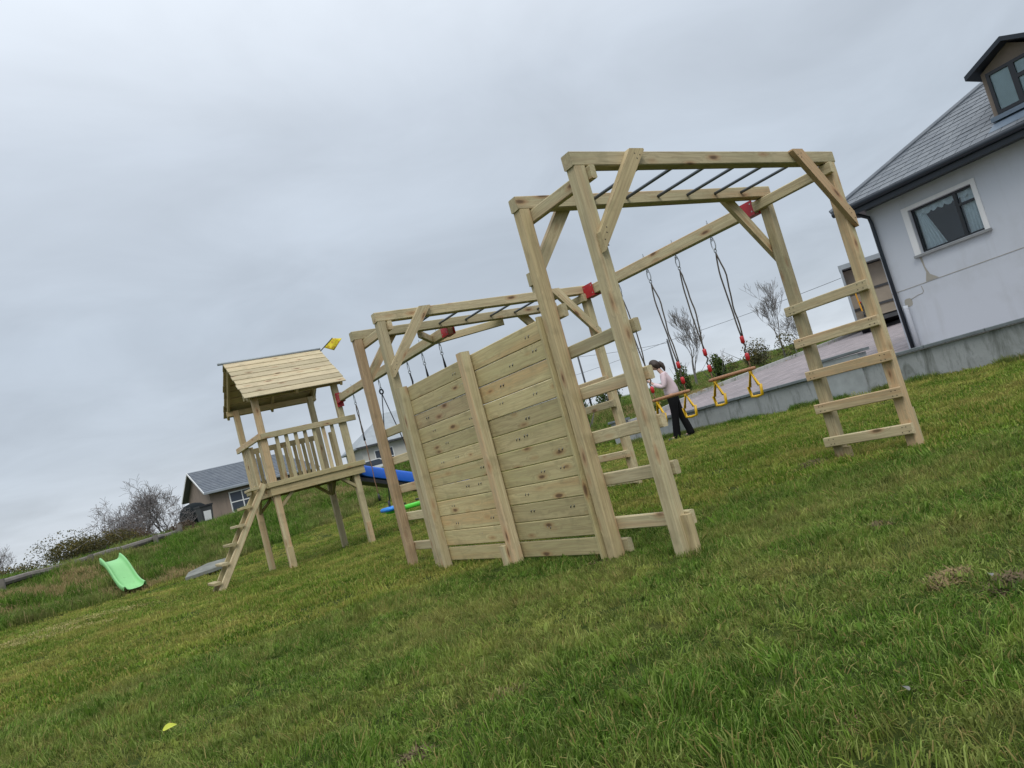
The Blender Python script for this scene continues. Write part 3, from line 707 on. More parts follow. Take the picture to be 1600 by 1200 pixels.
# ladder leaning on the left end of the deck
LAx, LAz, LBx, LBz = 1.80, gz(1.8, 12) - .02, 2.77, 1.40
lad = timber('ladder', (LAx, 11.96, LAz), (LBx, 11.96, LBz), .045, .10, M_wood, ph)
timber('stringer', (LAx, 12.42, LAz), (LBx, 12.42, LBz), .045, .10, M_deck, lad)
for i in range(6):
    t = .06 + i * .172; x = LAx + (LBx - LAx) * t - .075; z = LAz + (LBz - LAz) * t + .075
    timber('step', (x, 11.90, z), (x, 12.47, z), .115, .042, M_wood if i % 2 else M_deck, lad)
# flag on the ridge
fl = thing('flag', 'small yellow flag on a black stick at the roof ridge', 'flag', (4.44, 12.66, 3.5))
ST0, ST1 = Vector((4.40, 12.60, 3.50)), Vector((4.66, 12.52, 3.70))
MB().tube([ST0, ST1], .009, 6).build('stick', M_black, fl)
v = []; f = []
sd_ = (ST1 - ST0).normalized()
for i in range(9):
    for j in range(7):
        u, t = i / 8, j / 6; base = ST0 + sd_ * (.10 + .23 * t)
        q = base + Vector((.16 * u, -.05 * u, -.09 * u + .05 * u * t)) + Vector((.4, 1, .2)) * .018 * math.sin(u * 7 + t * 3) * u
        v.append(tuple(q))
for i in range(8):
    for j in range(6): f.append([i * 7 + j, (i + 1) * 7 + j, (i + 1) * 7 + j + 1, i * 7 + j + 1])
m_, nt_, b_ = newmat('yellow_flag_cloth'); g_ = N(nt_, 'ShaderNodeTexCoord'); vr = N(nt_, 'ShaderNodeTexVoronoi'); vr.inputs['Scale'].default_value = 16; L(nt_, g_.outputs['Object'], vr.inputs['Vector'])
L(nt_, mixc(nt_, mrange(nt_, vr.outputs['Distance'], .32, .5, .7, 0), (.75, .62, .03), (.45, .23, .02)), b_.inputs['Base Color']); b_.inputs['Roughness'].default_value = .7
o = mesh('cloth', v, f, m_, fl, smooth=True); md = o.modifiers.new('thick', 'SOLIDIFY'); md.thickness = .002

def slide(name, label, cat, path, wd, side, mat, under=None, thick=.02):
    """a trough swept along 'path' (points along the run), width axis given per call"""
    t = thing(name, label, cat, path[0][0]); v = []; f = []; n = len(path); prof = [(-wd / 2 - .035, -.03), (-wd / 2 - .035, side), (-wd / 2, side + .012), (-wd / 2 + .015, side), (-wd / 2 + .035, .02), (-wd / 4, 0), (wd / 4, 0), (wd / 2 - .035, .02), (wd / 2 - .015, side), (wd / 2, side + .012), (wd / 2 + .035, side), (wd / 2 + .035, -.03)]
    k = len(prof)
    for (p, wx_, up_, ss) in path:
        for a, h in prof: v.append(tuple(Vector(p) + Vector(wx_) * a + Vector(up_) * (h if h <= 0.02 else h * ss)))
    for i in range(n - 1):
        for j in range(k - 1): f.append([i * k + j, i * k + j + 1, (i + 1) * k + j + 1, (i + 1) * k + j])
    o = mesh('chute', v, f, mat, t, smooth=True); md = o.modifiers.new('thick', 'SOLIDIFY'); md.thickness = thick; md.offset = -1
    md2 = o.modifiers.new('sub', 'SUBSURF'); md2.levels = 1; md2.render_levels = 1
    if under:
        v = []; f = []
        for (p, wx_, up_, ss) in path:
            for a, h in ((-wd / 2 - .02, -.035), (wd / 2 + .02, -.035), (wd / 2 + .02, -.10), (-wd / 2 - .02, -.10)): v.append(tuple(Vector(p) + Vector(wx_) * a + Vector(up_) * h))
        for i in range(n - 1):
            for j in range(4): f.append([i * 4 + j, i * 4 + (j + 1) % 4, i * 4 + 4 + (j + 1) % 4, i * 4 + 4 + j])
        f += [[0, 1, 2, 3], [4 * n - 4 + i for i in (3, 2, 1, 0)]]
        mesh('underside', v, f, under, t)
    return t
pth = []
for i in range(15):
    s = i / 14; x = 4.43 + 2.75 * s; z = 1.27 - 1.08 * s + .05 * s * s
    dx_ = 2.75; dz_ = -1.08 + .1 * s
    tn = Vector((dx_, 0, dz_)).normalized(); pth.append(((x, 12.50, z - .10), (0, 1, 0), (-tn.z, 0, tn.x), 1.0))
slide('slide', 'long blue plastic slide running down from the playhouse deck', 'slide', pth, .46, .17, M_blue, M_black)
pth = []
A_, B_ = Vector((.80, 18.95, .84)), Vector((1.10, 17.90, .17))
run = (B_ - A_); rh = Vector((run.x, run.y, 0)).normalized(); wv_ = Vector((rh.y, -rh.x, 0))
for i in range(13):
    s = i / 12; off = .09 * math.sin(s * 2 * PI) - .02 * s; p = A_ + run * s + Vector((0, 0, off * .8))
    pth.append((tuple(p), tuple(wv_), (0, -.25, .95), .8 + .35 * max(0, 1 - s * 5) ))
slide('slide_section', 'bright lime green slide section lying on the rough grass bank', 'slide', pth, .40, .11, M_lime)

# manhole slab on the bank
mh = thing('concrete_slab', 'flat grey concrete slab set in the bank left of the playhouse ladder', 'slab', (2.5, 17.4, .1))
mbs = MB(); lo_ = [(2.02, 17.52, .055), (2.14, 17.42, .06), (2.6, 17.36, .085), (3.0, 17.42, .11), (3.1, 17.95, .20), (2.6, 18.1, .20), (2.15, 17.9, .13)]
mbs.add([(x, y, z - .05) for x, y, z in lo_] + [(x, y, z + .02) for x, y, z in lo_], [list(range(7))[::-1], list(range(7, 14))] + [[i, (i + 1) % 7, 7 + (i + 1) % 7, 7 + i] for i in range(7)]); mbs.build('slab', M_oldconc, mh)
mbs = MB(); mbs.add([(x + (.08 if x < 2.4 else -.05), y + .06, z - .20) for x, y, z in lo_] + [(x + (.08 if x < 2.4 else -.05), y + .06, z - .022) for x, y, z in lo_], [list(range(7))[::-1], list(range(7, 14))] + [[i, (i + 1) % 7, 7 + (i + 1) % 7, 7 + i] for i in range(7)]); mbs.build('chamber', M_dirt, mh)

# ------------------------------------------------------------------ white house
HS = 1.15
K0 = Vector((13.5 * HS, 7.38 * HS, 0)); HU = Vector((-.065, -.998, 0)).normalized(); HN = Vector((-.998, .065, 0)).normalized()
def hz(z): return .914 + (z - .914) * HS
HM = Matrix.Identity(4)
for i in range(3): HM[i][0], HM[i][1], HM[i][2], HM[i][3] = HU[i], -HN[i], (0, 0, 1)[i], K0[i]
def H(s, d, z): return tuple(HM @ Vector((s * HS, d * HS, hz(z))))     # along the wall, depth into the house, height
ho = thing('white_house', 'white rendered house with slate hipped roof, dormer and dark eaves', 'house', K0)
hbk = dict(parent=ho, world=HM)
def hbox(name, s0, s1, d0, d1, z0, z1, mat, parent=ho):
    v = [H(s, d, z) for z in (z0, z1) for d in (d0, d1) for s in (s0, s1)]
    return mesh(name, v, [[0, 1, 3, 2], [4, 5, 7, 6], [0, 1, 5, 4], [2, 3, 7, 6], [0, 2, 6, 4], [1, 3, 7, 5]], mat, parent, HM)
WS0, WS1, WZ0, WZ1 = .76, 1.875, 2.365, 3.165     # window opening
LEN = 9.0; DEP = 6.5; ZB, ZE = .3, 3.50
mb = MB()
# front wall built round the window opening
for (a, b_, c, d) in ((0, WS0, ZB, ZE), (WS1, LEN, ZB, ZE), (WS0, WS1, ZB, WZ0), (WS0, WS1, WZ1, ZE)):
    mb.add([H(a, 0, c), H(b_, 0, c), H(b_, 0, d), H(a, 0, d)], [[0, 1, 2, 3]])
R_ = .12
mb.add([H(WS0, 0, WZ0), H(WS1, 0, WZ0), H(WS1, 0, WZ1), H(WS0, 0, WZ1), H(WS0, R_, WZ0), H(WS1, R_, WZ0), H(WS1, R_, WZ1), H(WS0, R_, WZ1)], [[0, 1, 5, 4], [1, 2, 6, 5], [2, 3, 7, 6], [3, 0, 4, 7]])
mb.add([H(0, 0, ZB), H(0, DEP, ZB), H(0, DEP, ZE), H(0, 0, ZE)], [[0, 1, 2, 3]])
mb.add([H(LEN, 0, ZB), H(LEN, DEP, ZB), H(LEN, DEP, ZE), H(LEN, 0, ZE)], [[0, 1, 2, 3]])
mb.add([H(0, DEP, ZB), H(LEN, DEP, ZB), H(LEN, DEP, ZE), H(0, DEP, ZE)], [[0, 1, 2, 3]])
mb.build('wall', M_render, ho, HM)
# cream band round the window, sill
bd = MB(); t_ = .115
for (a, b_, c, d) in ((WS0 - t_, WS0 - .003, WZ0 - .02, WZ1 + t_ * .62), (WS1 + .003, WS1 + .08, WZ0 - .02, WZ1 + t_ * .62), (WS0 - .003, WS1 + .003, WZ1 + .003, WZ1 + t_ * .62)):
    v = [H(s, dd, z) for z in (c, d) for dd in (-.018, -.0) for s in (a, b_)]
    bd.add(v, [[0, 1, 3, 2], [4, 5, 7, 6], [0, 1, 5, 4], [2, 3, 7, 6], [0, 2, 6, 4], [1, 3, 7, 5]])
bd.build('window_band', M_trim, ho, HM)
hbox('window_sill', WS0 - .12, WS1 + .1, -.06, .1, WZ0 - .055, WZ0 - .012, M_sill)
def window(parent, s0, s1, d, z0, z1, mull, transom, fr=.035):
    fm = MB()
    def fb(a, b_, c, e, d0=d - .02, d1=d + .03):
        v = [H(s, dd, z) for z in (c, e) for dd in (d0, d1) for s in (a, b_)]
        fm.add(v, [[0, 1, 3, 2], [4, 5, 7, 6], [0, 1, 5, 4], [2, 3, 7, 6], [0, 2, 6, 4], [1, 3, 7, 5]])
    fb(s0, s0 + fr, z0, z1); fb(s1 - fr, s1, z0, z1); fb(s0 + fr, s1 - fr, z0, z0 + fr * 1.1); fb(s0 + fr, s1 - fr, z1 - fr, z1)
    fb(mull - fr * .8, mull + fr * .8, z0 + fr * 1.1, z1 - fr)
    fb(mull + fr * .8, s1 - fr, transom - fr * .6, transom + fr * .6)
    wo_ = fm.build('window', M_frame, parent, HM)
    for (a, b_, c, e) in ((s0 + fr, mull - fr * .8, z0 + fr * 1.1, z1 - fr), (mull + fr * .8, s1 - fr, z0 + fr * 1.1, transom - fr * .6), (mull + fr * .8, s1 - fr, transom + fr * .6, z1 - fr)):
        hbox('pane', a, b_, d + .004, d + .009, c, e, M_glass, wo_)
    return wo_
wi = window(ho, WS0, WS1, .10, WZ0, WZ1, 1.535, 2.92)
hbox('window_room', WS0 - .3, WS1 + .3, .75, .78, WZ0 - .3, WZ1 + .3, M_dglass, wi)
def curtain(s0a, s1a, s0b, s1b, z0, z1, d, n=26, scallop=False, name='curtain'):
    v = []; f = []
    for i in range(n + 1):
        t = i / n; top = H(s0a + (s1a - s0a) * t, d + .018 * math.sin(t * 34), z1)
        zz = z0 + (.045 * (1 - abs(math.sin(t * PI * 8))) if scallop else 0)
        bot = H(s0b + (s1b - s0b) * t, d + .022 * math.sin(t * 34), zz); v += [top, bot]
    for i in range(n): f.append([2 * i, 2 * i + 1, 2 * i + 3, 2 * i + 2])
    return mesh(name, v, f, M_curt, wi, HM, smooth=True)
curtain(WS0 + .03, WS0 + .17, WS0 + .03, WS0 + .40, WZ0 + .02, WZ1 - .1, .17)
curtain(1.57, WS1 - .03, 1.57, WS1 - .03, WZ0 + .02, WZ1 - .1, .17)
curtain(WS0 + .03, WS1 - .03, WS0 + .03, WS1 - .03, WZ1 - .155, WZ1 - .02, .15, 90, True, 'pelmet')
# cracks of bare mortar
mesh('bare_mortar_patch', [H(.70, -.004, 2.30), H(.745, -.004, 2.30), H(.745, -.004, 2.12), H(.79, -.004, 1.97), H(.92, -.004, 1.865), H(.68, -.004, 1.86), H(.735, -.004, 2.02), H(.72, -.004, 2.14)], [[0, 1, 2, 7], [7, 2, 3, 6], [6, 3, 4, 5]], M_mortar, ho, HM)
mesh('bare_mortar_patch', [H(.26 + .075 * math.cos(a), -.004, 1.60 + .085 * math.sin(a) + .01 * math.sin(3 * a)) for a in np.linspace(0, 2 * PI, 14)[:-1]], [list(range(13))], M_mortar, ho, HM)
cl = MB()
def hline(p, r=.006):
    cl.tube([H(s, -.003, z) for s, z in p], r, 4)
hline([(.06, 1.84), (2.3, 1.875), (5, 1.90), (9, 1.93)]); hline([(.32, 1.64), (.40, 1.66), (.48, 1.68), (.56, 1.685), (.585, 1.72), (.575, 1.82)])
hline([(.0, 1.84), (.06, 1.84)])
cl.build('crack', M_mortar, ho, HM)
# downpipe, gutter, soffit
MB().tube([H(-.02, -.30, 3.50), H(-.01, -.26, 3.44), H(.06, -.06, 3.34), H(.075, -.05, 3.2), H(.105, -.05, .5)], .034 * HS, 10).build('downpipe', M_fascia, ho, HM, smooth=True)
MB().tube([H(.21, -.05, 1.56), H(.205, -.05, 1.50), H(.215, -.05, .5)], .042 * HS, 10).build('waste_pipe', M_render, ho, HM, smooth=True)
hbox('soffit', -.35, LEN + .3, -.36, 0, 3.475, 3.50, M_fascia); hbox('side_soffit', -.35, -.0, .0, DEP + .3, 3.475, 3.50, M_fascia)
hbox('fascia', -.36, LEN + .3, -.385, -.362, 3.44, 3.62, M_fascia)
MB().tube([H(-.36, -.43, 3.585), H(LEN + .3, -.43, 3.585)], .055 * HS, 10).build('gutter', M_fascia, ho, HM, smooth=True)
# roof planes
TP = math.tan(math.radians(33)); E0 = -.40; ER = 3.63; RD = 3.4
def roofz(k): return ER + k * TP
mb = MB(); a = H(E0, E0, ER); b_ = H(LEN + .4, E0, ER); c = H(LEN + .4 - RD, E0 + RD, roofz(RD)); d = H(E0 + RD, E0 + RD, roofz(RD))
e = H(E0, DEP + .4, ER); g = H(LEN + .4, DEP + .4, ER); dd_ = H(E0 + RD, DEP + .4 - RD, roofz(RD)); cc_ = H(LEN + .4 - RD, DEP + .4 - RD, roofz(RD))
mb.add([a, b_, c, d, e, g, dd_, cc_], [[0, 1, 2, 3], [0, 3, 6, 4], [4, 6, 7, 5], [1, 5, 7, 2], [3, 2, 7, 6]])
roof = mb.build('roof', M_slatef, ho, HM)
# individual slates on the slope in view
SW, SH = .235, .175; cosr = math.cos(math.radians(33)); sme = None; cnt = 0
for r_ in range(20):
    k0 = r_ * SH * cosr; n_row = int((3.6 - E0 - k0) / SW)
    for j in range(n_row + 1):
        s0 = E0 + k0 + .03 + (j - (.5 if r_ % 2 else 0)) * SW + .02
        if s0 < E0 + k0 + .0: s0 = E0 + k0 + .02
        if s0 + SW > 4.2 or cnt >= 295: continue
        if s0 > 2.42 and k0 > .72: continue
        if sme is None:
            hw = SW * HS * .478; ln = SH * HS * 1.32
            v = [(x, y, z) for z in (0, .009) for (x, y) in ((-hw, 0), (hw, 0), (hw, ln), (-hw, ln))]
            sme = bpy.data.meshes.new('slate'); sme.from_pydata(v, [], [[3, 2, 1, 0], [4, 5, 6, 7], [0, 1, 5, 4], [1, 2, 6, 5], [2, 3, 7, 6], [3, 0, 4, 7]]); sme.materials.append(M_slate); sme.update()
        o = Vector(H(s0 + SW / 2, E0 + k0, roofz(k0)))
        up_ = (-HN * cosr + Vector((0, 0, math.sin(math.radians(33))))); nn = HU.cross(up_)
        lift = .004 + .009
        mt = Matrix.Identity(4)
        # tail kicked up over the course below
        th = .045 + rng.normal() * .008
        yv = (up_ * math.cos(th) - nn * math.sin(th)).normalized(); zv = HU.cross(yv)
        for i in range(3): mt[i][0], mt[i][1], mt[i][2], mt[i][3] = HU[i], yv[i], zv[i], (o + nn * (.018 + rng.random() * .003))[i]
        link(bpy.data.objects.new('slate', sme), roof, mt); cnt += 1
MB().tube([H(E0 - .01, E0 - .01, ER + .03), H(E0 + RD, E0 + RD, roofz(RD) + .03)], .05 * HS, 8).build('hip_tiles', M_slatef, ho, HM)
# dormer
dm = hbox('dormer', 2.53, 3.43, -.02, 2.5, 3.92, 4.70, M_pebble)
mesh('gable', [H(2.53, -.021, 4.70), H(3.43, -.021, 4.70), H(3.0, -.021, 4.96)], [[0, 1, 2]], M_pebble, dm, HM)
dr = MB()
for sg in (-1, 1):
    e0 = (3.03 + sg * .63, 4.745); ap = (3.03, 5.035)
    v = [H(e0[0], -.24, e0[1]), H(ap[0], -.24, ap[1]), H(ap[0], 3.2, ap[1]), H(e0[0], 3.2, e0[1])]; v += [tuple(Vector(q) - Vector((0, 0, .085))) for q in v]
    dr.add(v, [[0, 1, 2, 3], [7, 6, 5, 4], [0, 1, 5, 4], [1, 2, 6, 5], [2, 3, 7, 6], [3, 0, 4, 7]])
dr.build('dormer_roof', M_fascia, dm, HM)
dw = window(ho, 2.61, 3.37, -.05, 3.985, 4.665, 2.98, 4.40, .05)
hbox('blind', 2.65, 3.33, -.036, -.030, 4.03, 4.63, M_blind, dw)
hbox('flashing', 2.5, 3.46, -.10, -.03, 3.90, 3.97, M_lead)
v = [H(2.5, -.04, roofz(.36) + .03), H(3.9, -.04, roofz(.36) + .03), H(3.9, -.3, roofz(.10) + .03), H(2.5, -.3, roofz(.10) + .03)]
mesh('lead_apron', v, [[0, 1, 2, 3]], M_lead, ho, HM)

# ------------------------------------------------------------------ box truck behind the house corner
tk = thing('box_truck', 'open backed box truck parked behind the white house corner', 'truck', (28.3, 17.3, 1.65))
D_ = Vector((-.86, -.51, 0)).normalized(); TU = Vector((.51, -.86, 0))      # rear faces the camera
T0 = Vector((28.3, 17.25, float(drive_z(28.3)))); TM = Matrix.Identity(4)
for i in range(3): TM[i][0], TM[i][1], TM[i][2], TM[i][3] = TU[i], -D_[i], (0, 0, 1)[i], T0[i]
def tb(name, lo, hi, mat, parent=tk):
    return MB().box(lo, hi, TM).build(name, mat, parent, TM)
BZ0, BZ1, TW = .62, 3.02, 2.35
tb('left_side', (0, .02, BZ0), (.04, 5.5, BZ1 - .19), M_grey); tb('right_side', (TW - .04, .02, BZ0), (TW, 5.5, BZ1 - .19), M_grey)
tb('front_wall', (.04, 5.4, BZ0), (TW - .04, 5.5, BZ1 - .19), M_ply); tb('load_floor', (.04, .02, BZ0), (TW - .04, 5.4, BZ0 + .06), M_ply)
tb('roof', (-.02, 0, BZ1 - .19), (TW + .02, 5.52, BZ1), M_grey)
tb('door_frame', (0, -.03, BZ0), (.09, .018, BZ1 - .19), M_grey); tb('door_frame', (TW - .09, -.03, BZ0), (TW, .018, BZ1 - .19), M_grey)
for z in (1.05, 1.75): tb('lashing_rail', (.05, .6, z), (TW - .05, .64, z + .09), M_dark)
tb('cargo_panel', (.05, .645, BZ0 + .07), (TW - .05, .70, BZ1 - .24), M_ply)
MB().bar(TM @ Vector((.30, -.01, 1.95)), TM @ Vector((.36, .0, .95)), .05, .02, (1, 0, 0)).build('lashing_strap', M_orange, tk, TM)
tb('bumper', (.1, -.08, .40), (TW - .1, .0, .55), M_dark); tb('rear_light', (.15, -.1, .42), (.40, -.081, .53), M_redp); tb('rear_light', (TW - .40, -.1, .42), (TW - .15, -.081, .53), M_redp)
tb('chassis', (.6, .1, .42), (TW - .6, 7.2, .615), M_dark)
tb('cab', (.05, 5.6, .45), (TW - .05, 7.2, 2.5), M_white)
for x in (.12, TW - .42):
    for y in (1.3, 6.3):
        wmb = MB(); wmb.tube([TM @ Vector((x, y, .42)), TM @ Vector((x + .3, y, .42))], .42, 18); wl = wmb.build('wheel', M_black, tk, TM)
        MB().tube([TM @ Vector((x - .01, y, .42)), TM @ Vector((x + .31, y, .42))], .2, 12).build('rim', M_grey, wl, TM)
ht = thing('hand_truck', 'dark sack truck with red handles standing in the open truck', 'hand truck', TM @ Vector((.6, .35, BZ0 + .06)))
hm = MB()
for x in (.42, .72): hm.tube([TM @ Vector((x, .35, .80)), TM @ Vector((x, .42, 1.15)), TM @ Vector((x - .03, .38, 1.35))], .025, 6)
for z in (.85, 1.0, 1.15): hm.tube([TM @ Vector((.42, .36, z)), TM @ Vector((.72, .36, z))], .02, 6)
hm.box((.36, .2, .69), (.78, .36, .72), TM); hm.build('frame', M_dark, ht, TM)
for x in (.39, .69): MB().tube([TM @ Vector((x, .38, 1.33)), TM @ Vector((x - .06, .30, 1.36))], .04, 8).build('handle', M_redm, ht, TM)
for x in (.40, .74): MB().tube([TM @ Vector((x - .03, .45, .80)), TM @ Vector((x + .03, .45, .80))], .12, 10).build('wheel', M_black, ht, TM)

# ------------------------------------------------------------------ far houses
def local_frame(p, ang):
    m = T(*p) @ Matrix.Rotation(ang, 4, 'Z'); return m
def lbox(name, m, lo, hi, mat, parent): return MB().box(lo, hi, m).build(name, mat, parent, m)
def far_window(m, x0, x1, z0, z1, y, parent, cols=2, rows=2, dark=M_dglass):
    fm = MB(); t = .06
    for i in range(cols + 1):
        xx = x0 + (x1 - x0) * i / cols; fm.box((xx - t / 2, y - .05, z0 - t / 2), (xx + t / 2, y + .02, z1 + t / 2), m)
    for j in range(rows + 1):
        zz = z0 + (z1 - z0) * j / rows
        for i in range(cols): fm.box((x0 + (x1 - x0) * i / cols + t / 2, y - .048, zz - t / 2), (x0 + (x1 - x0) * (i + 1) / cols - t / 2, y + .02, zz + t / 2), m)
    w_ = fm.build('window', M_wframe, parent, m)
    for i in range(cols):
        for j in range(rows): lbox('pane', m, (x0 + (x1 - x0) * i / cols + t / 2, y - .03, z0 + (z1 - z0) * j / rows + t / 2), (x0 + (x1 - x0) * (i + 1) / cols - t / 2, y - .02, z0 + (z1 - z0) * (j + 1) / rows - t / 2), dark, w_)
    return w_
hb_ = thing('brown_bungalow', 'brown pebbledashed bungalow with slate roof behind the playhouse', 'house', (7.2, 44.4, 1.0))
hm_ = local_frame((7.24, 44.35, 1.0), math.atan2(.45, 6.0))
LB, DB = 6.2, 5.2; ez, rz_ = 2.02, 3.52
mb = MB(); mb.box((0, 0, -1.0), (LB, DB, ez), hm_); mb.add([tuple(hm_ @ Vector(p)) for p in ((0, 0, ez), (0, DB, ez), (0, DB / 2, rz_ - .06))], [[0, 1, 2]]); mb.build('wall', M_pebble, hb_, hm_)
mb = MB()
v = [(-.32, -.35, ez - .02), (LB + .3, -.35, ez - .02), (LB - 1.0, DB / 2, rz_), (-.32, DB / 2, rz_), (-.32, DB + .35, ez - .02), (LB + .3, DB + .35, ez - .02)]
v2 = [(x, y, z - .10) for x, y, z in v]
mb.add([tuple(hm_ @ Vector(p)) for p in v + v2], [[0, 1, 2, 3], [3, 2, 5, 4], [1, 5, 2], [9, 8, 7, 6], [10, 11, 8, 9], [8, 11, 7], [0, 6, 7, 1], [0, 3, 9, 6], [3, 4, 10, 9], [4, 5, 11, 10], [1, 7, 11, 5]])
rf2 = mb.build('roof', M_slatef, hb_, hm_)
cm = MB()          # slate courses as real laps
for i in range(1, 15):
    t = i / 15; y = -.35 + (DB / 2 + .35) * t; z = ez - .02 + (rz_ - ez + .02) * t; xr = LB + .3 - 1.3 * t
    cm.box((-.33, y - .005, z - .005), (xr, y + .03, z + .035), hm_)
tag(cm.build('slate_course', M_slatef, rf2, hm_), kind='stuff')
lbox('fascia', hm_, (-.34, -.44, ez - .12), (LB + .3, -.355, ez - .02), M_grey, hb_)
mb = MB()
for (a, b_) in (((-.345, -.36, ez - .06), (-.345, DB / 2, rz_ - .04)), ((-.345, DB / 2, rz_ - .04), (-.345, DB + .36, ez - .06))): mb.bar(hm_ @ Vector(a), hm_ @ Vector(b_), .03, .10)
mb.build('barge_board', M_wframe, hb_, hm_)
far_window(hm_, 1.05, 2.45, .55, 1.70, 0, hb_); far_window(hm_, 3.9, 5.2, .55, 1.70, 0, hb_)
lbox('window_sill', hm_, (.95, -.12, .42), (2.55, -.001, .51), M_sill, hb_)

w3 = thing('far_white_house', 'distant pale house with grey hipped roof seen between the left ladder posts', 'house', (19, 51.5, 1.6))
m3 = local_frame((19.2, 51.4, 1.6), math.atan2(-.15, .976))
mb = MB(); mb.box((0, 0, -1.5), (9.5, 6.5, 2.35), m3); mb.build('wall', M_bung, w3, m3)
v = [(-.4, -.4, 2.33), (9.9, -.4, 2.33), (6.7, 3.25, 4.7), (3.0, 3.25, 4.7), (-.4, 6.9, 2.33), (9.9, 6.9, 2.33)]; v2 = [(x, y, z - .12) for x, y, z in v]
mb = MB(); mb.add([tuple(m3 @ Vector(p)) for p in v + v2], [[0, 1, 2, 3], [3, 2, 5, 4], [1, 5, 2], [0, 3, 4], [6, 7, 11, 10], [0, 6, 7, 1], [1, 7, 11, 5], [5, 11, 10, 4], [4, 10, 6, 0]])
mb.build('roof', M_grey, w3, m3)
lbox('gutter', m3, (-.42, -.48, 2.17), (9.9, -.405, 2.30), M_dark, w3)
far_window(m3, .9, 2.3, .5, 1.8, 0, w3); far_window(m3, 3.9, 4.9, .1, 2.0, 0, w3, 1, 2); far_window(m3, 6.3, 8.3, .5, 1.8, 0, w3)

def car(name, label, p, ang, body, s=1.0):
    t = thing(name, label, 'car', p); m = local_frame(p, ang)
    prof = [(-2.0, .35), (-2.05, .75), (-1.9, .95), (-1.2, 1.02), (-.55, 1.45), (.9, 1.48), (1.7, 1.05), (2.02, .95), (2.05, .4)]
    MB().add([tuple(m @ Vector((x, y, z))) for y in (-.82, .82) for x, z in prof], [list(range(9))[::-1], list(range(9, 18))] + [[i, (i + 1) % 9, 9 + (i + 1) % 9, 9 + i] for i in range(9)]).build('body', body, t, m)
    for y0, y1 in ((-.835, -.822), (.822, .835)):
        MB().add([tuple(m @ Vector((x, y, z))) for y in (y0, y1) for x, z in ((-1.05, 1.05), (-.52, 1.40), (.86, 1.43), (1.45, 1.05))], [[0, 1, 2, 3], [7, 6, 5, 4], [0, 1, 5, 4], [1, 2, 6, 5], [2, 3, 7, 6], [3, 0, 4, 7]]).build('side_window', M_dglass, t, m)
    for x in (-1.3, 1.3):
        for y in (-.78, .62):
            wl = MB().tube([m @ Vector((x, y, .32)), m @ Vector((x, y + .18, .32))], .32, 14).build('wheel', M_black, t, m)
            MB().tube([m @ Vector((x, y - .008, .32)), m @ Vector((x, y + .188, .32))], .18, 10).build('rim', M_grey, wl, m)
    for y in (-.6, .6): MB().box((-2.075, y - .15, .66), (-2.03, y + .15, .78), m).build('headlight', M_wframe, t, m)
    return t
car('parked_car', 'white car parked before the distant pale house', (17.6, 47.3, gz(17.6, 47.3) - .5), -.1, M_white)
car('parked_car', 'dark car parked at the right end of the distant pale house', (23.0, 46.5, gz(23, 46.5) + .45), .2, M_dark)

# dome, bin, blue tub on the bank by the brown bungalow
dz_ = gz(6.0, 42.5)
dt = thing('black_tank', 'black domed plastic tank at the left end of the brown bungalow', 'tank', (6.05, 42.0, dz_))
v = []; f = []; prof = [(.72, -.3), (.72, .42), (.76, .45), (.74, .75), (.62, 1.02), (.42, 1.18), (.18, 1.25), (.02, 1.27)]
for r_, z in prof:
    for i in range(20): a = 2 * PI * i / 20; v.append((5.95 + r_ * math.cos(a), 42.0 + r_ * math.sin(a), dz_ + z + .15))
for j in range(len(prof) - 1):
    for i in range(20): f.append([j * 20 + i, j * 20 + (i + 1) % 20, (j + 1) * 20 + (i + 1) % 20, (j + 1) * 20 + i])
mesh('tank_body', v, f, M_tank, dt, smooth=True)
bt = thing('wheelie_bin', 'dark wheelie bin with a white label in front of the black tank', 'bin', (6.05, 39.5, gz(6.05, 39.5)))
bmx = local_frame((6.05, 39.5, gz(6.05, 39.5) + .12), .25)
MB().add([tuple(bmx @ Vector(p)) for p in ((-.24, -.26, 0), (.24, -.26, 0), (.24, .26, 0), (-.24, .26, 0), (-.31, -.34, .95), (.31, -.34, .95), (.31, .34, .95), (-.31, .34, .95))], [[3, 2, 1, 0], [4, 5, 6, 7], [0, 1, 5, 4], [1, 2, 6, 5], [2, 3, 7, 6], [3, 0, 4, 7]]).build('bin_body', M_dark, bt, bmx)
MB().box((-.34, -.38, .952), (.34, .36, 1.03), bmx).build('lid', M_black, bt, bmx)
MB().add([tuple(bmx @ Vector(p)) for p in ((-.17, -.292, .25), (.17, -.292, .25), (.19, -.334, .72), (-.19, -.334, .72))], [[0, 1, 2, 3]]).build('sticker', M_white, bt, bmx)
for x in (-.15, .16): MB().tube([bmx @ Vector((x, .28, .08)), bmx @ Vector((x + .06, .28, .08))], .11, 10).build('wheel', M_black, bt, bmx)
bb = thing('blue_tub', 'small blue plastic tub in the grass under the playhouse, by the brown bungalow', 'tub', (8.6, 36.5, gz(8.6, 36.5)))
zb_ = gz(8.6, 36.5)
MB().tube([(8.6, 36.5, zb_ + .0), (8.6, 36.5, zb_ + .08), (8.6, 36.5, zb_ + .62), (8.6, 36.5, zb_ + .66)], [.36, .40, .50, .53], 16).build('tub_body', M_blue, bb, smooth=True)

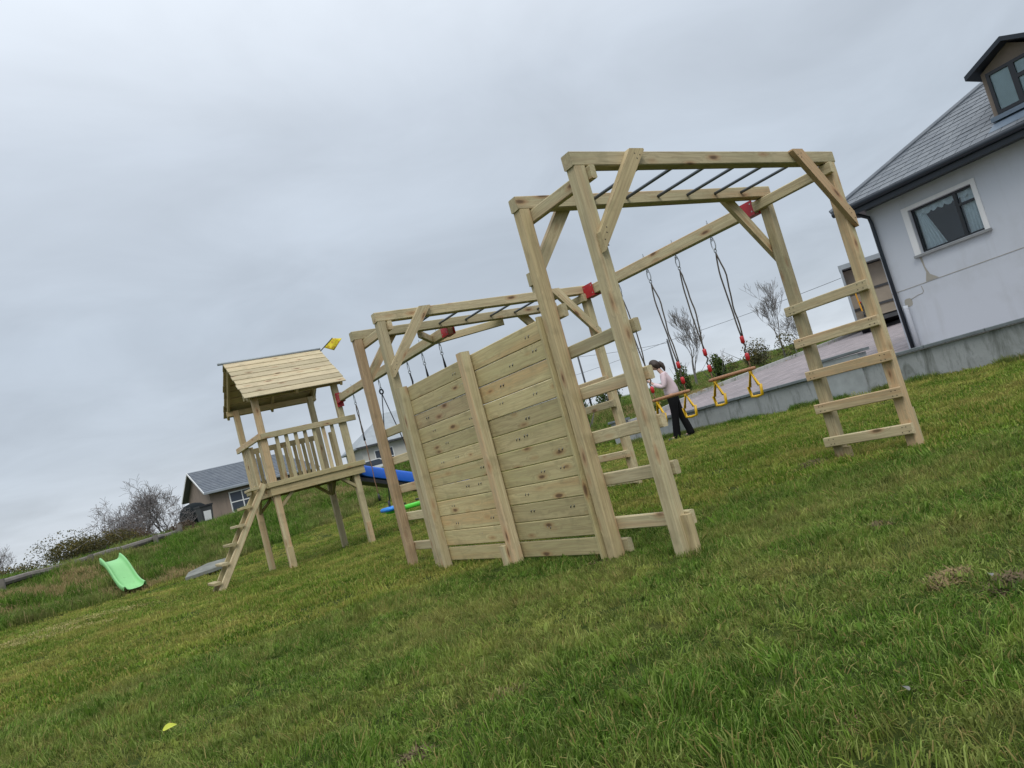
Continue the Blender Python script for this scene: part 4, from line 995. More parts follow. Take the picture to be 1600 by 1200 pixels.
# ------------------------------------------------------------------ rail fence on the bank
fe = thing('rail_fence', 'low weathered log rail fence along the top of the left bank', 'fence', (.5, 22.5, .8))
FP = [(-4.5, 18.3, .90), (-1.37, 20.96, .99), (.47, 22.5, 1.03), (2.16, 23.9, 1.10), (2.9, 24.85, 1.12)]
for i in range(len(FP) - 1):
    a, b_ = Vector(FP[i]), Vector(FP[i + 1]); mid = (a + b_) / 2 + Vector((0, 0, -.02)); d = (b_ - a) * .01
    MB().tube([a + d, a + (b_ - a) * .3 + Vector((0, 0, .015)), mid, b_ - d], [.085, .08, .088, .076], 8).build('rail', M_weather, fe)
for (x, y, z) in FP + [(2.97, 25.0, 1.05)]:
    g0 = gz(x, y); timber('fence_post', (x + .05, y - .14, g0 - .3), (x + .05, y - .14, z + (.30 if x > 2.95 else .10)), .13, .13, M_weather, fe, up=(0, 1, 0), ch=.02)

# ------------------------------------------------------------------ bare trees, shrubs
def leafmat(name, cols, trans=.25):
    m, nt, b = newmat(name); at = N(nt, 'ShaderNodeAttribute', attribute_name='tint'); r = N(nt, 'ShaderNodeValToRGB'); L(nt, at.outputs['Fac'], r.inputs[0])
    e = r.color_ramp.elements; e[0].color = rgb(cols[0]); e[1].color = rgb(cols[-1]); e[1].position = 1
    for i, c in enumerate(cols[1:-1]): q = e.new((i + 1) / (len(cols) - 1)); q.color = rgb(c)
    L(nt, r.outputs[0], b.inputs['Base Color']); b.inputs['Roughness'].default_value = .7; b.inputs['Specular IOR Level'].default_value = .2
    tr = N(nt, 'ShaderNodeBsdfTranslucent'); L(nt, r.outputs[0], tr.inputs[0]); mx = N(nt, 'ShaderNodeMixShader'); mx.inputs[0].default_value = trans
    L(nt, b.outputs[0], mx.inputs[1]); L(nt, tr.outputs[0], mx.inputs[2]); L(nt, mx.outputs[0], nt.nodes['Material Output'].inputs[0]); return m
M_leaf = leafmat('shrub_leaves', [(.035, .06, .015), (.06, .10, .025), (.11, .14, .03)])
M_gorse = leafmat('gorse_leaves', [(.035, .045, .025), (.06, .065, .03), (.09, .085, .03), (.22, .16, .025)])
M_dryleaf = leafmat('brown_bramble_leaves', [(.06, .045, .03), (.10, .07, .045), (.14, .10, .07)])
def add_attr(me, name, vals, dom='FACE'):
    a = me.attributes.new(name, 'FLOAT', dom); a.data.foreach_set('value', np.asarray(vals, dtype=np.float32))
def grow(rnd, p, d, r, ln, depth, trunk, twig, spread, upb, wig=.18, kids=3, kb0=1, lmin=.13):
    pts = [p]; rs = [r]; q = p.copy(); dd = d.copy(); k = 4
    for i in range(k):
        dd = (dd + Vector((rnd.gauss(0, wig), rnd.gauss(0, wig), rnd.gauss(0, wig) + upb * .25))).normalized(); q = q + dd * (ln / k); pts.append(q.copy()); rs.append(max(.0055, r * (1 - .42 * (i + 1) / k)))
    (trunk if depth <= 1 else twig).tube(pts, rs, 5 if depth < 2 else 3, cap=False)
    if depth > 4 or ln < lmin: return
    for c in range(kids + (1 if rnd.random() < .5 else 0)):
        i = rnd.randint(2, k) if depth else rnd.randint(kb0, k); b = pts[i]
        ax = Vector((rnd.gauss(0, 1), rnd.gauss(0, 1), rnd.gauss(0, .6))).normalized()
        nd = (dd * (1 - spread) + ax * spread + Vector((0, 0, upb))).normalized()
        grow(rnd, b, nd, rs[i] * rnd.uniform(.5, .72), ln * rnd.uniform(.62, .86), depth + 1, trunk, twig, spread, upb, wig, kids, 1, lmin)
def tree(label, x, y, h, seed, r=.05, spread=.5, upb=.25, stems=1, lean=(0, 0), group='bare trees', mat=M_bark, zoff=0, wig=.18, kids=3, ln=.38, name='bare_tree'):
    z = gz(x, y) - .05 + zoff; t = thing(name, label, 'tree', (x, y, z), group); rnd = random.Random(seed); tr = MB(); tw = MB()
    for s_ in range(stems):
        d = Vector((lean[0] + rnd.gauss(0, .05 if stems == 1 else .55), lean[1] + rnd.gauss(0, .05 if stems == 1 else .55), 1)).normalized()
        grow(rnd, Vector((x + rnd.gauss(0, .02 if stems == 1 else .2), y + rnd.gauss(0, .02 if stems == 1 else .2), z)), d, r, h * ln, 0, tr, tw, spread, upb, wig, kids, 2 if stems == 1 else 1, .20 if stems == 1 else .13)
    tr.build('trunk', mat, t); tw.build('crown', M_bark2 if mat is M_bark2 else mat, t); return t
tree('taller bare young tree behind the trapeze ropes', 21.9, 20.5, 2.75, 11, .06, .40, .30, ln=.45, wig=.12)
tree('bare young tree on the driveway bank by the right ladder', 26.6, 19.75, 2.75, 23, .055, .42, .28, ln=.42, wig=.12)
tree('thin bare sapling behind the driveway bank, beside the right ladder tree', 28.6, 20.5, 1.9, 31, .03, .55, .2)
tree('wide twisted hawthorn on the left bank, farther from the bungalow', 1.95, 31.0, 2.7, 5, .055, .62, .07, 5, mat=M_bark2, wig=.3, ln=.34)
tree('rounded bare hawthorn next to the black tank', 3.05, 31.3, 2.75, 8, .055, .5, .2, 3, mat=M_bark2, wig=.28, ln=.36)
tree('bare hawthorn leaning over the left bank brambles', .9, 31.5, 1.5, 15, .04, .65, .03, 4, mat=M_bark2, wig=.3)
tree('small bare tree at the far left edge of the picture', -2.95, 44, 2.6, 19, .05, .5, .15, 2, mat=M_bark2)
for i, (x, y, h, sd_) in enumerate(((17.7, 18.2, 1.3, 41), (19.8, 19.4, 1.3, 43), (27.5, 21.2, 1.5, 47))):
    tree(['leafless scrub stems behind the girl on the bank', 'leafless scrub between the two young trees', 'leafless scrub right of the dark bush'][i].replace('girl', 'woman'), x, y, h * .6, sd_, .02, .55, .2, 3, group='leafless scrub', name='bare_scrub', kids=2)
def shrub(label, x, y, rx, ry, h, n, mat, seed, size=.06, lump=5, group=None, stems=True, name='shrub'):
    z = gz(x, y) - .05; t = thing(name, label, 'shrub', (x, y, z), group); r_ = np.random.default_rng(seed); v = []; f = []; tint = []
    lc = [(r_.normal() * .45, r_.normal() * .45, .25 + r_.random() * .5, .3 + r_.random() * .35) for _ in range(lump)]
    for i in range(n):
        c = lc[r_.integers(lump)]; d = r_.normal(size=3); d /= np.linalg.norm(d); rad = c[3] * (.35 + .75 * r_.random() ** .5)
        p = np.array([x + rx * (c[0] + d[0] * rad), y + ry * (c[1] + d[1] * rad), z + h * max(.02, c[2] + d[2] * rad)])
        a = r_.normal(size=3); a /= np.linalg.norm(a); b = np.cross(a, r_.normal(size=3)); b /= np.linalg.norm(b) + 1e-9
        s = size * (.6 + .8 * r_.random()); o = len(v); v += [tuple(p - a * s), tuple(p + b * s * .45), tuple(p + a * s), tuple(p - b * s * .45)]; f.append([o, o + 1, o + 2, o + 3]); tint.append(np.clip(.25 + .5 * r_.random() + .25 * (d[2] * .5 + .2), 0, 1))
    me = bpy.data.meshes.new('foliage'); me.from_pydata([(p[0] - x, p[1] - y, p[2] - z) for p in v], [], f); me.materials.append(mat); add_attr(me, 'tint', tint)
    link(bpy.data.objects.new('foliage', me), t, T(x, y, z))
    if stems:
        s = MB(); rnd = random.Random(seed)
        for i in range(7): s.tube([(x + rnd.gauss(0, .1 * rx), y + rnd.gauss(0, .1 * ry), z), (x + rnd.gauss(0, .35 * rx), y + rnd.gauss(0, .35 * ry), z + h * .6), (x + rnd.gauss(0, .6 * rx), y + rnd.gauss(0, .6 * ry), z + h * 1.1)], [.02, .012, .004], 4)
        s.build('stems', M_bark, t)
    return t
shrub('small upright green shrub on the bank just right of the woman', 19.4, 18.75, .42, .42, 1.05, 1200, M_leaf, 1, .05)
shrub('bright leafy shrub on the bank left of the hanging trapeze', 22.1, 19.6, .62, .6, 1.25, 1800, M_leaf, 2, .05)
shrub('dark brown green bush above the right trapeze bar', 25.0, 19.95, 1.1, .8, 1.05, 2600, M_gorse, 3, .045)
shrub('leafy green shrub seen between the plank wall and the front ladder', 12.6, 16.2, .45, .45, .9, 1000, M_leaf, 4, .05)
shrub('green shrub on the bank behind the farther ladder', 14.6, 17.3, .4, .4, .7, 800, M_leaf, 14, .05)
shrub('gorse bush with yellow flower on the left bank behind the rail fence', .75, 26.6, 1.7, 1.0, 1.0, 11000, M_gorse, 5, .032, 9)
shrub('brown bramble thicket right of the gorse behind the rail fence', 1.75, 28.3, 1.15, 1.0, .72, 6000, M_dryleaf, 6, .028, 9)
shrub('low dark bramble mound at the left end of the rail fence', -1.3, 24.4, 1.5, .9, .55, 6000, M_gorse, 7, .03, 7)
shrub('dry bramble clump beside the fence end post', 3.2, 26.3, .45, .45, .32, 1500, M_dryleaf, 9, .03, 4)

# ------------------------------------------------------------------ utility poles and wires
def pole(x, y, ztop, label):
    z = gz(x, y); t = thing('utility_pole', label, 'pole', (x, y, z), 'wooden utility poles'); MB().tube([(x, y, z - .3), (x, y, ztop)], [.075, .06], 8).build('pole_shaft', M_dark, t, smooth=True)
    MB().tube([(x, y, ztop - .02), (x, y, ztop + .12)], .04, 6).build('insulator', M_dark, t)
    return t
pole(35.74, 34.96, 5.2, 'thin dark utility pole in line with the left trapeze rope'); pole(31.24, 39.04, 5.9, 'utility pole seen between the plank wall and the front ladder')
wr = MB()
def wire(a, b_, sag):
    a, b_ = Vector(a), Vector(b_); wr.tube([a.lerp(b_, i / 12) - Vector((0, 0, sag * 4 * (i / 12) * (1 - i / 12))) for i in range(13)], .011, 4)
wire((41.5, 60, 6.3), (35.74, 34.96, 5.15), .2); wire((35.74, 34.96, 5.15), (33.0, 12, 5.0), .25); wire((31.24, 39.04, 5.8), (35.74, 34.96, 5.05), .08)
tag(wr.build('overhead_wire', M_black), 'thin overhead power wire crossing the sky behind the trapeze', 'wire')

# ------------------------------------------------------------------ person
def skin(name, verts, edges, rad, mat, parent, world, sub=2, root=0):
    me = bpy.data.meshes.new(name); me.from_pydata(verts, edges, []); o = bpy.data.objects.new(name, me); COL.objects.link(o)
    o.modifiers.new('s', 'SKIN'); me.skin_vertices.new() if not me.skin_vertices else None
    for i, r in enumerate(rad):
        sv = me.skin_vertices[0].data[i]; sv.radius = r if isinstance(r, tuple) else (r, r); sv.use_root = (i == root)
    md = o.modifiers.new('u', 'SUBSURF'); md.levels = sub; md.render_levels = sub
    dg = bpy.context.evaluated_depsgraph_get(); dg.update(); nm = bpy.data.meshes.new_from_object(o.evaluated_get(dg)); bpy.data.objects.remove(o)
    nm.materials.clear(); nm.materials.append(mat); nm.shade_smooth()
    return nm
PW = T(10.80, 10.86, gz(10.80, 10.86)) @ Matrix.Rotation(math.atan2(.76, -.65), 4, 'Z')
pe = thing('person', 'woman with a ponytail in pale pink top and black trousers, head bowed over her phone', 'person', (10.80, 10.93, gz(10.80, 10.93)))
M_skin = simple('skin', (.50, .31, .24), .55, .06, 8); M_top = simple('pale_pink_top', (.62, .49, .52), .85, .08, 6, bmp=.2); M_trs = simple('black_trousers', (.007, .007, .008), .9, .2, 9, spec=.15); M_hair = simple('brown_hair', (.035, .021, .015), .6, .3, 40)
hx = .10
bv = [(0, 0, .93), (0, 0, 1.1), (.03, 0, 1.28), (.07, 0, 1.40), (.11, 0, 1.47), (.135, 0, 1.53)]
be = [(0, 1), (1, 2), (2, 3), (3, 4), (4, 5)]; br_ = [(.10, .08), (.085, .07), (.09, .07), (.05, .045), (.048, .048), (.05, .05)]
def addc(chain, rads, frm):
    global bv, be, br_
    p = frm
    for c, r in zip(chain, rads): bv.append(c); br_.append(r); be.append((p, len(bv) - 1)); p = len(bv) - 1
    return p
for s_ in (1, -1):
    f0 = .12 if s_ == 1 else -.15
    addc([(0, .09 * s_, .88), (.05 if s_ == 1 else -.06, .10 * s_, .49), (f0, .10 * s_, .09), (f0 + .13, .11 * s_, .035)], [.07, .045, .036, .03], 0)
    e_ = addc([(.04, .17 * s_, 1.34), (.10, .215 * s_, 1.10), (.30, .10 * s_, 1.22), (.36, .06 * s_, 1.28)], [.042, .034, .028, .024], 2)
    for i in range(4): addc([(.385 + .012 * i, (.075 - .018 * i) * s_, 1.315), (.41 + .01 * i, (.05 - .015 * i) * s_, 1.345)], [.0095, .008], e_)
    addc([(.355, .03 * s_, 1.315), (.375, .012 * s_, 1.335)], [.010, .009], e_)
bme = skin('body', bv, be, br_, M_skin, pe, PW)
# head with a face, sculpted and joined to the body mesh
hv = []; hf = []; HC = Vector((.175, 0, 1.60)); HRm = Matrix.Rotation(.62, 3, 'Y'); nu, nv_ = 20, 14
for j in range(nv_ + 1):
    th = -PI / 2 + PI * j / nv_
    for i in range(nu):
        ph_ = 2 * PI * i / nu; x, y, z = math.cos(th) * math.cos(ph_) * .095, math.cos(th) * math.sin(ph_) * .074, math.sin(th) * .118
        if x > 0 and z < 0: y *= 1 + z * 2.6; x *= 1 + z * .5
        if x > .06 and abs(y) < .022: x += .026 * math.exp(-((z + .012) / .026) ** 2)
        if x > .05: x -= .008 * math.exp(-((z - .02) / .014) ** 2) * (abs(y) > .015); x += .006 * math.exp(-((z + .055) / .012) ** 2)
        if abs(y) > .06 and abs(x) < .03 and abs(z) < .03: y *= 1.22
        q = HC + HRm @ Vector((x, y, z)); hv.append(tuple(q))
for j in range(nv_):
    for i in range(nu): hf.append([j * nu + i, j * nu + (i + 1) % nu, (j + 1) * nu + (i + 1) % nu, (j + 1) * nu + i])
bm = bmesh.new(); bm.from_mesh(bme); hme = bpy.data.meshes.new('h'); hme.from_pydata(hv, [], hf); bm.from_mesh(hme); bm.to_mesh(bme); bm.free(); bme.shade_smooth()
link(bpy.data.objects.new('body', bme), pe, PW)
cv = [(0, 0, .88), (0, 0, 1.0), (.0, 0, 1.12), (.03, 0, 1.29), (.07, 0, 1.405)]; ce = [(0, 1), (1, 2), (2, 3), (3, 4)]; cr_ = [(.165, .135), (.165, .13), (.15, .12), (.16, .12), (.07, .07)]
for s_ in (1, -1):
    b0 = len(cv); cv += [(.04, .17 * s_, 1.345), (.095, .225 * s_, 1.10), (.30, .10 * s_, 1.215)]; cr_ += [.066, .058, .043]; ce += [(3, b0), (b0, b0 + 1), (b0 + 1, b0 + 2)]
link(bpy.data.objects.new('top', skin('top', cv, ce, cr_, M_top, pe, PW)), pe, PW)
cv = [(0, 0, .98), (0, 0, .88)]; ce = [(0, 1)]; cr_ = [(.14, .115), (.16, .13)]
for s_ in (1, -1):
    f0 = .12 if s_ == 1 else -.15; b0 = len(cv); cv += [(.01 * (1 if s_ == 1 else -1), .09 * s_, .80), (.05 if s_ == 1 else -.06, .10 * s_, .49), (f0, .10 * s_, .10), (f0 + .01, .10 * s_, .035)]; cr_ += [.105, .078, .082, .095]; ce += [(1, b0), (b0, b0 + 1), (b0 + 1, b0 + 2), (b0 + 2, b0 + 3)]
link(bpy.data.objects.new('trousers', skin('trousers', cv, ce, cr_, M_trs, pe, PW)), pe, PW)
hv2 = []
for (x, y, z) in hv:
    q = HRm.inverted() @ (Vector((x, y, z)) - HC); k = 1.12 if not (q.x > .03 and q.z < .06) else .88; q = Vector((q.x * k, q.y * k, q.z * k)); hv2.append(tuple(PW @ (HC + HRm @ q)))
mesh('hair', hv2, hf, M_hair, pe, PW, smooth=True)
MB().tube([PW @ Vector(p) for p in ((.12, 0, 1.63), (.07, 0, 1.62), (.035, 0, 1.575), (.012, 0, 1.50), (.008, 0, 1.43))], [.022, .045, .05, .036, .012], 10).build('ponytail', M_hair, pe, PW, smooth=True)
for s_ in (1, -1):
    f0 = .12 if s_ == 1 else -.15; MB().tube([PW @ Vector(p) for p in ((f0 - .06, .10 * s_, .035), (f0 + .06, .105 * s_, .035), (f0 + .17, .11 * s_, .03), (f0 + .2, .11 * s_, .028))], [.035, .042, .038, .02], 10).build('shoe', M_black, pe, PW, smooth=True)
phn = thing('phone', 'black phone held up in front of the bowed woman', 'phone', tuple(PW @ Vector((.40, 0, 1.36))))
MB().box((-.006, -.05, -.09), (.006, .05, .09), PW @ T(.405, 0, 1.36) @ Matrix.Rotation(-.3, 4, 'Y')).build('phone_body', M_black, phn)

# ------------------------------------------------------------------ grass
def grassmat(name, greens, straw, seed, strawamt):
    m, nt, b = newmat(name); at = N(nt, 'ShaderNodeAttribute', attribute_name='tint'); g = N(nt, 'ShaderNodeNewGeometry'); oi = N(nt, 'ShaderNodeObjectInfo')
    n1 = noise(nt, g.outputs['Position'], .75, 4, .6, .5); n2 = noise(nt, g.outputs['Position'], 2.7, 4, .6)
    mp = N(nt, 'ShaderNodeVectorMath', operation='MULTIPLY'); L(nt, g.outputs['Position'], mp.inputs[0]); mp.inputs[1].default_value = (.22, 2.4, 0)
    n3 = noise(nt, mp.outputs[0], 1, 4, .6, .4)       # mower lines
    r = N(nt, 'ShaderNodeValToRGB'); L(nt, at.outputs['Fac'], r.inputs[0]); e = r.color_ramp.elements; e[0].color = rgb(greens[0]); e[1].color = rgb(greens[2]); q = e.new(.5); q.color = rgb(greens[1])
    a = N(nt, 'ShaderNodeMath', operation='MULTIPLY_ADD'); L(nt, n2.outputs[0], a.inputs[0]); a.inputs[1].default_value = .5; L(nt, n1.outputs[0], a.inputs[2])
    dry = mrange(nt, a.outputs[0], .70, .98, 0, strawamt)
    c = mixc(nt, dry, r.outputs[0], straw[0]); 
    c = mixc(nt, mrange(nt, n3.outputs[0], .52, .68, 0, strawamt * .75), c, straw[1])
    c = mixc(nt, mrange(nt, a.outputs[0], .76, .55, 0, .35), c, greens[0])
    s = N(nt, 'ShaderNodeMath', operation='MULTIPLY_ADD'); L(nt, oi.outputs['Random'], s.inputs[0]); s.inputs[1].default_value = .8; s.inputs[2].default_value = .6
    sc = N(nt, 'ShaderNodeVectorMath', operation='SCALE'); L(nt, c, sc.inputs[0]); L(nt, s.outputs[0], sc.inputs['Scale'])
    bt_ = N(nt, 'ShaderNodeAttribute', attribute_name='dead')
    c2 = mixc(nt, bt_.outputs['Fac'], sc.outputs[0], straw[0])
    L(nt, c2, b.inputs['Base Color']); b.inputs['Roughness'].default_value = .62; b.inputs['Specular IOR Level'].default_value = .22
    tr = N(nt, 'ShaderNodeBsdfTranslucent'); L(nt, c2, tr.inputs[0]); mx = N(nt, 'ShaderNodeMixShader'); mx.inputs[0].default_value = .42
    L(nt, b.outputs[0], mx.inputs[1]); L(nt, tr.outputs[0], mx.inputs[2]); L(nt, mx.outputs[0], nt.nodes['Material Output'].inputs[0]); return m
M_grass = grassmat('lawn_grass', [(.040, .105, .010), (.14, .25, .026), (.32, .40, .11)], [(.37, .30, .11), (.36, .35, .085)], 1, .6)
M_grassf = grassmat('far_lawn_blades', [(.070, .145, .010), (.17, .27, .026), (.30, .37, .08)], [(.40, .34, .10), (.46, .42, .11)], 1, .85)
M_rough = grassmat('rough_grass', [(.048, .12, .010), (.11, .215, .022), (.22, .31, .06)], [(.40, .31, .15), (.24, .26, .07)], 2, .55)
def tuft(name, n, rad, hmin, hmax, wd, mat, seed, lean=.6, dead=.06, leaf=False):
    r = np.random.default_rng(seed); v = []; f = []; ti = []; de = []
    for i in range(n):
        a = r.random() * 2 * PI; q = rad * math.sqrt(r.random()); x, y = q * math.cos(a), q * math.sin(a); h = hmin + (hmax - hmin) * r.random() ** 1.3
        d = r.random() * 2 * PI; ln = h * lean * r.random(); dx, dy = math.cos(d), math.sin(d); pd = r.random() * 2 * PI; w_ = wd * (.6 + .8 * r.random()) / 2; sx, sy = math.cos(pd) * w_, math.sin(pd) * w_
        o = len(v); v += [(x - sx, y - sy, -.01), (x + sx, y + sy, -.01), (x + dx * ln * .35 - sx * .8, y + dy * ln * .35 - sy * .8, h * .6), (x + dx * ln * .35 + sx * .8, y + dy * ln * .35 + sy * .8, h * .6), (x + dx * ln, y + dy * ln, h * (1 - .25 * r.random() * lean))]
        f += [[o, o + 1, o + 3, o + 2], [o + 2, o + 3, o + 4]]; t = r.random(); ti += [t, t]; k = 1. if r.random() < dead else 0.; de += [k, k]
    me = bpy.data.meshes.new(name); me.from_pydata(v, [], f); me.materials.append(mat); add_attr(me, 'tint', ti); add_attr(me, 'dead', de); return bpy.data.objects.new(name, me)
def weed(name, n, size, mat, seed):
    r = np.random.default_rng(seed); v = []; f = []; ti = []
    for i in range(n):
        a = r.random() * 2 * PI; ln = size * (.5 + .7 * r.random()); w_ = ln * .28; c, s = math.cos(a), math.sin(a); o = len(v)
        for t, ww, z in ((.05, .1, .005), (.35, .8, .025 + .02 * r.random()), (.7, 1, .035 + .02 * r.random()), (1, .15, .02)):
            v += [(c * ln * t - s * w_ * ww, s * ln * t + c * w_ * ww, z), (c * ln * t + s * w_ * ww, s * ln * t - c * w_ * ww, z)]
        f += [[o, o + 1, o + 3, o + 2], [o + 2, o + 3, o + 5, o + 4], [o + 4, o + 5, o + 7, o + 6]]; ti += [.3 + .5 * r.random()] * 3
    me = bpy.data.meshes.new(name); me.from_pydata(v, [], f); me.materials.append(mat); add_attr(me, 'tint', ti); add_attr(me, 'dead', [0.] * len(ti)); return bpy.data.objects.new(name, me)
def scatter(name, protos, pts, rots, scl, idx):
    c = bpy.data.collections.new(name + '_source')
    for p in protos: c.objects.link(p)
    me = bpy.data.meshes.new(name); me.vertices.add(len(pts)); me.vertices.foreach_set('co', np.asarray(pts, dtype=np.float32).ravel())
    def at(n, t, d, k):
        a = me.attributes.new(n, t, 'POINT'); a.data.foreach_set(k, np.asarray(d).ravel())
    at('rot', 'FLOAT_VECTOR', np.asarray(rots, dtype=np.float32), 'vector'); at('scl', 'FLOAT_VECTOR', np.asarray(scl, dtype=np.float32), 'vector'); at('pick', 'INT', np.asarray(idx, dtype=np.int32), 'value')
    o = link(bpy.data.objects.new(name, me)); ng = bpy.data.node_groups.new(name, 'GeometryNodeTree')
    ng.interface.new_socket('Geometry', in_out='INPUT', socket_type='NodeSocketGeometry'); ng.interface.new_socket('Geometry', in_out='OUTPUT', socket_type='NodeSocketGeometry')
    gi = ng.nodes.new('NodeGroupInput'); go = ng.nodes.new('NodeGroupOutput'); ip = ng.nodes.new('GeometryNodeInstanceOnPoints'); ci = ng.nodes.new('GeometryNodeCollectionInfo')
    ci.inputs['Collection'].default_value = c; ci.inputs['Separate Children'].default_value = True; ci.inputs['Reset Children'].default_value = True
    def na(n, t):
        q = ng.nodes.new('GeometryNodeInputNamedAttribute'); q.data_type = t; q.inputs[0].default_value = n; return q.outputs[0]
    m2p = ng.nodes.new('GeometryNodeMeshToPoints')
    ng.links.new(gi.outputs[0], m2p.inputs[0]); ng.links.new(m2p.outputs[0], ip.inputs['Points']); ng.links.new(ci.outputs[0], ip.inputs['Instance']); ip.inputs['Pick Instance'].default_value = True
    ng.links.new(na('pick', 'INT'), ip.inputs['Instance Index']); ng.links.new(na('rot', 'FLOAT_VECTOR'), ip.inputs['Rotation']); ng.links.new(na('scl', 'FLOAT_VECTOR'), ip.inputs['Scale']); ng.links.new(ip.outputs[0], go.inputs[0])
    md = o.modifiers.new('scatter', 'NODES'); md.node_group = ng; return o
def in_view(x, y, z, mg=.5):
    d = (np.stack([x, y, z], 1) - CAM) @ RR.T; u = d[:, 0] / d[:, 2] * 1137.29; v_ = d[:, 1] / d[:, 2] * 1137.29
    return (d[:, 2] > .3) & (abs(u) < 800 * (1 + mg)) & (v_ < 600 * (1 + mg)) & (v_ > -800)
def sample(r0, r1, dens, mg=.5):
    A0, A1 = math.radians(-12), math.radians(128); area = (r1 * r1 - r0 * r0) * (A1 - A0) / 2; n = int(area * dens)
    r = np.sqrt(rng.random(n) * (r1 * r1 - r0 * r0) + r0 * r0); a = A0 + (A1 - A0) * rng.random(n); x, y = r * np.cos(a), r * np.sin(a); ok = ~in_drive(x, y) & ~((x > 11.36) & (x < 11.7) & (y < 13.5))
    x, y = x[ok], y[ok]; z = ground(x, y); ok = in_view(x, y, z, mg); return x[ok], y[ok], z[ok]
near = [tuft('tuft_near', 84, .085, .012, .045, .0033, M_grass, 100 + i, 1.7, .09) for i in range(6)] + [weed('weed_clump', 7, .021, M_grass, 120 + i) for i in range(2)]
far = [tuft('tuft_mid', 60, .15, .012, .048, .0075, M_grassf, 200 + i, 1.6, .10) for i in range(5)]
rough = [tuft('tuft_rough', 46, .17, .08, .26, .011, M_rough, 300 + i, 1.1, .10) for i in range(5)] + [tuft('tuft_straw', 50, .2, .04, .16, .010, M_rough, 310 + i, 1.6, .85) for i in range(2)]
PT_, RT_, SC_, IX_ = [], [], [], []
def put(x, y, z, idx, s0, s1, tilt=.12, hs=None):
    n = len(x); PT_.append(np.stack([x, y, z], 1)); RT_.append(np.stack([rng.normal(size=n) * tilt, rng.normal(size=n) * tilt, rng.random(n) * 2 * PI], 1)); s = s0 + (s1 - s0) * rng.random(n); h = s if hs is None else s * hs; SC_.append(np.stack([s, s, h], 1)); IX_.append(idx)
def clumpy(x, y): return .45 + 1.5 * vnoise(x, y, .19, 11) ** 2 * (.4 + vnoise(x, y, 1.1, 12)) + .35 * vnoise(x, y, .6, 13)
x, y, z = sample(1.3, 6.5, 340); k = (bankness(x, y) < .5) & (rng.random(len(x)) < .46 + 1.3 * vnoise(x, y, .16, 41) * (.35 + vnoise(x, y, .75, 42))); x, y, z = x[k], y[k], z[k]
ix = rng.integers(0, 6, len(x)); wk = (rng.random(len(x)) < .10) & (vnoise(x, y, .7, 21) > .5) & (np.hypot(x, y) > 1.9); ix[wk] = rng.integers(6, 8, wk.sum())
put(x, y, z, ix, .75, 1.2, .22, hs=clumpy(x, y))
o1 = scatter('lawn_grass', near, np.concatenate(PT_), np.concatenate(RT_), np.concatenate(SC_), np.concatenate(IX_)); tag(o1, 'short clumpy mown grass of the near lawn', 'grass', kind='stuff')
PT_, RT_, SC_, IX_ = [], [], [], []
x, y, z = sample(6.3, 13, 140); k = (bankness(x, y) < .5) & (rng.random(len(x)) < .45 + 1.2 * vnoise(x, y, .3, 41) * (.4 + vnoise(x, y, 1.1, 42))); x, y, z = x[k], y[k], z[k]; put(x, y, z, rng.integers(0, 5, len(x)), .8, 1.2, hs=clumpy(x, y) * .9)
x, y, z = sample(13, 27, 60); k = bankness(x, y) < .5; x, y, z = x[k], y[k], z[k]; put(x, y, z, rng.integers(0, 5, len(x)), 1.0, 1.5, hs=clumpy(x, y) * .75)
o2 = scatter('far_lawn_grass', far, np.concatenate(PT_), np.concatenate(RT_), np.concatenate(SC_), np.concatenate(IX_)); tag(o2, 'mown grass of the far lawn with dry mower lines', 'grass', kind='stuff')
PT_, RT_, SC_, IX_ = [], [], [], []
x, y, z = sample(12, 29, 52); k = bankness(x, y) > .4; x, y, z = x[k], y[k], z[k]
ix = rng.integers(0, 5, len(x)); st = vnoise(x, y, 1.0, 31) * .6 + vnoise(x, y, .4, 32) * .4 + .12 * (rng.random(len(x)) - .5) - np.clip((x - 2.5) * .06, 0, .13); k = st > .56; ix[k] = rng.integers(5, 7, k.sum()); k = (x > 11.6) & (rng.random(len(x)) < .42); ix[k] = rng.integers(5, 7, k.sum()); put(x, y, z, ix, .7, 1.3)
x, y, z = sample(29, 60, 14); k = (bankness(x, y) > .4); x, y, z = x[k], y[k], z[k]; put(x, y, z, np.where(rng.random(len(x)) < .45, 5, rng.integers(0, 5, len(x))), .7, 1.2)
# longer grass left along the foot of the wall and round the posts
yw = rng.uniform(2.5, 13.3, 900); xw = 11.40 - np.abs(rng.normal(size=900)) * .10; k = vnoise(yw, yw * 0, .8, 33) > .3; put(xw[k], yw[k], ground(xw[k], yw[k]), rng.integers(0, 5, k.sum()), .3, .62)
o3 = scatter('rough_bank_grass', rough, np.concatenate(PT_), np.concatenate(RT_), np.concatenate(SC_), np.concatenate(IX_)); tag(o3, 'long rough grass with straw patches on the bank', 'grass', kind='stuff')

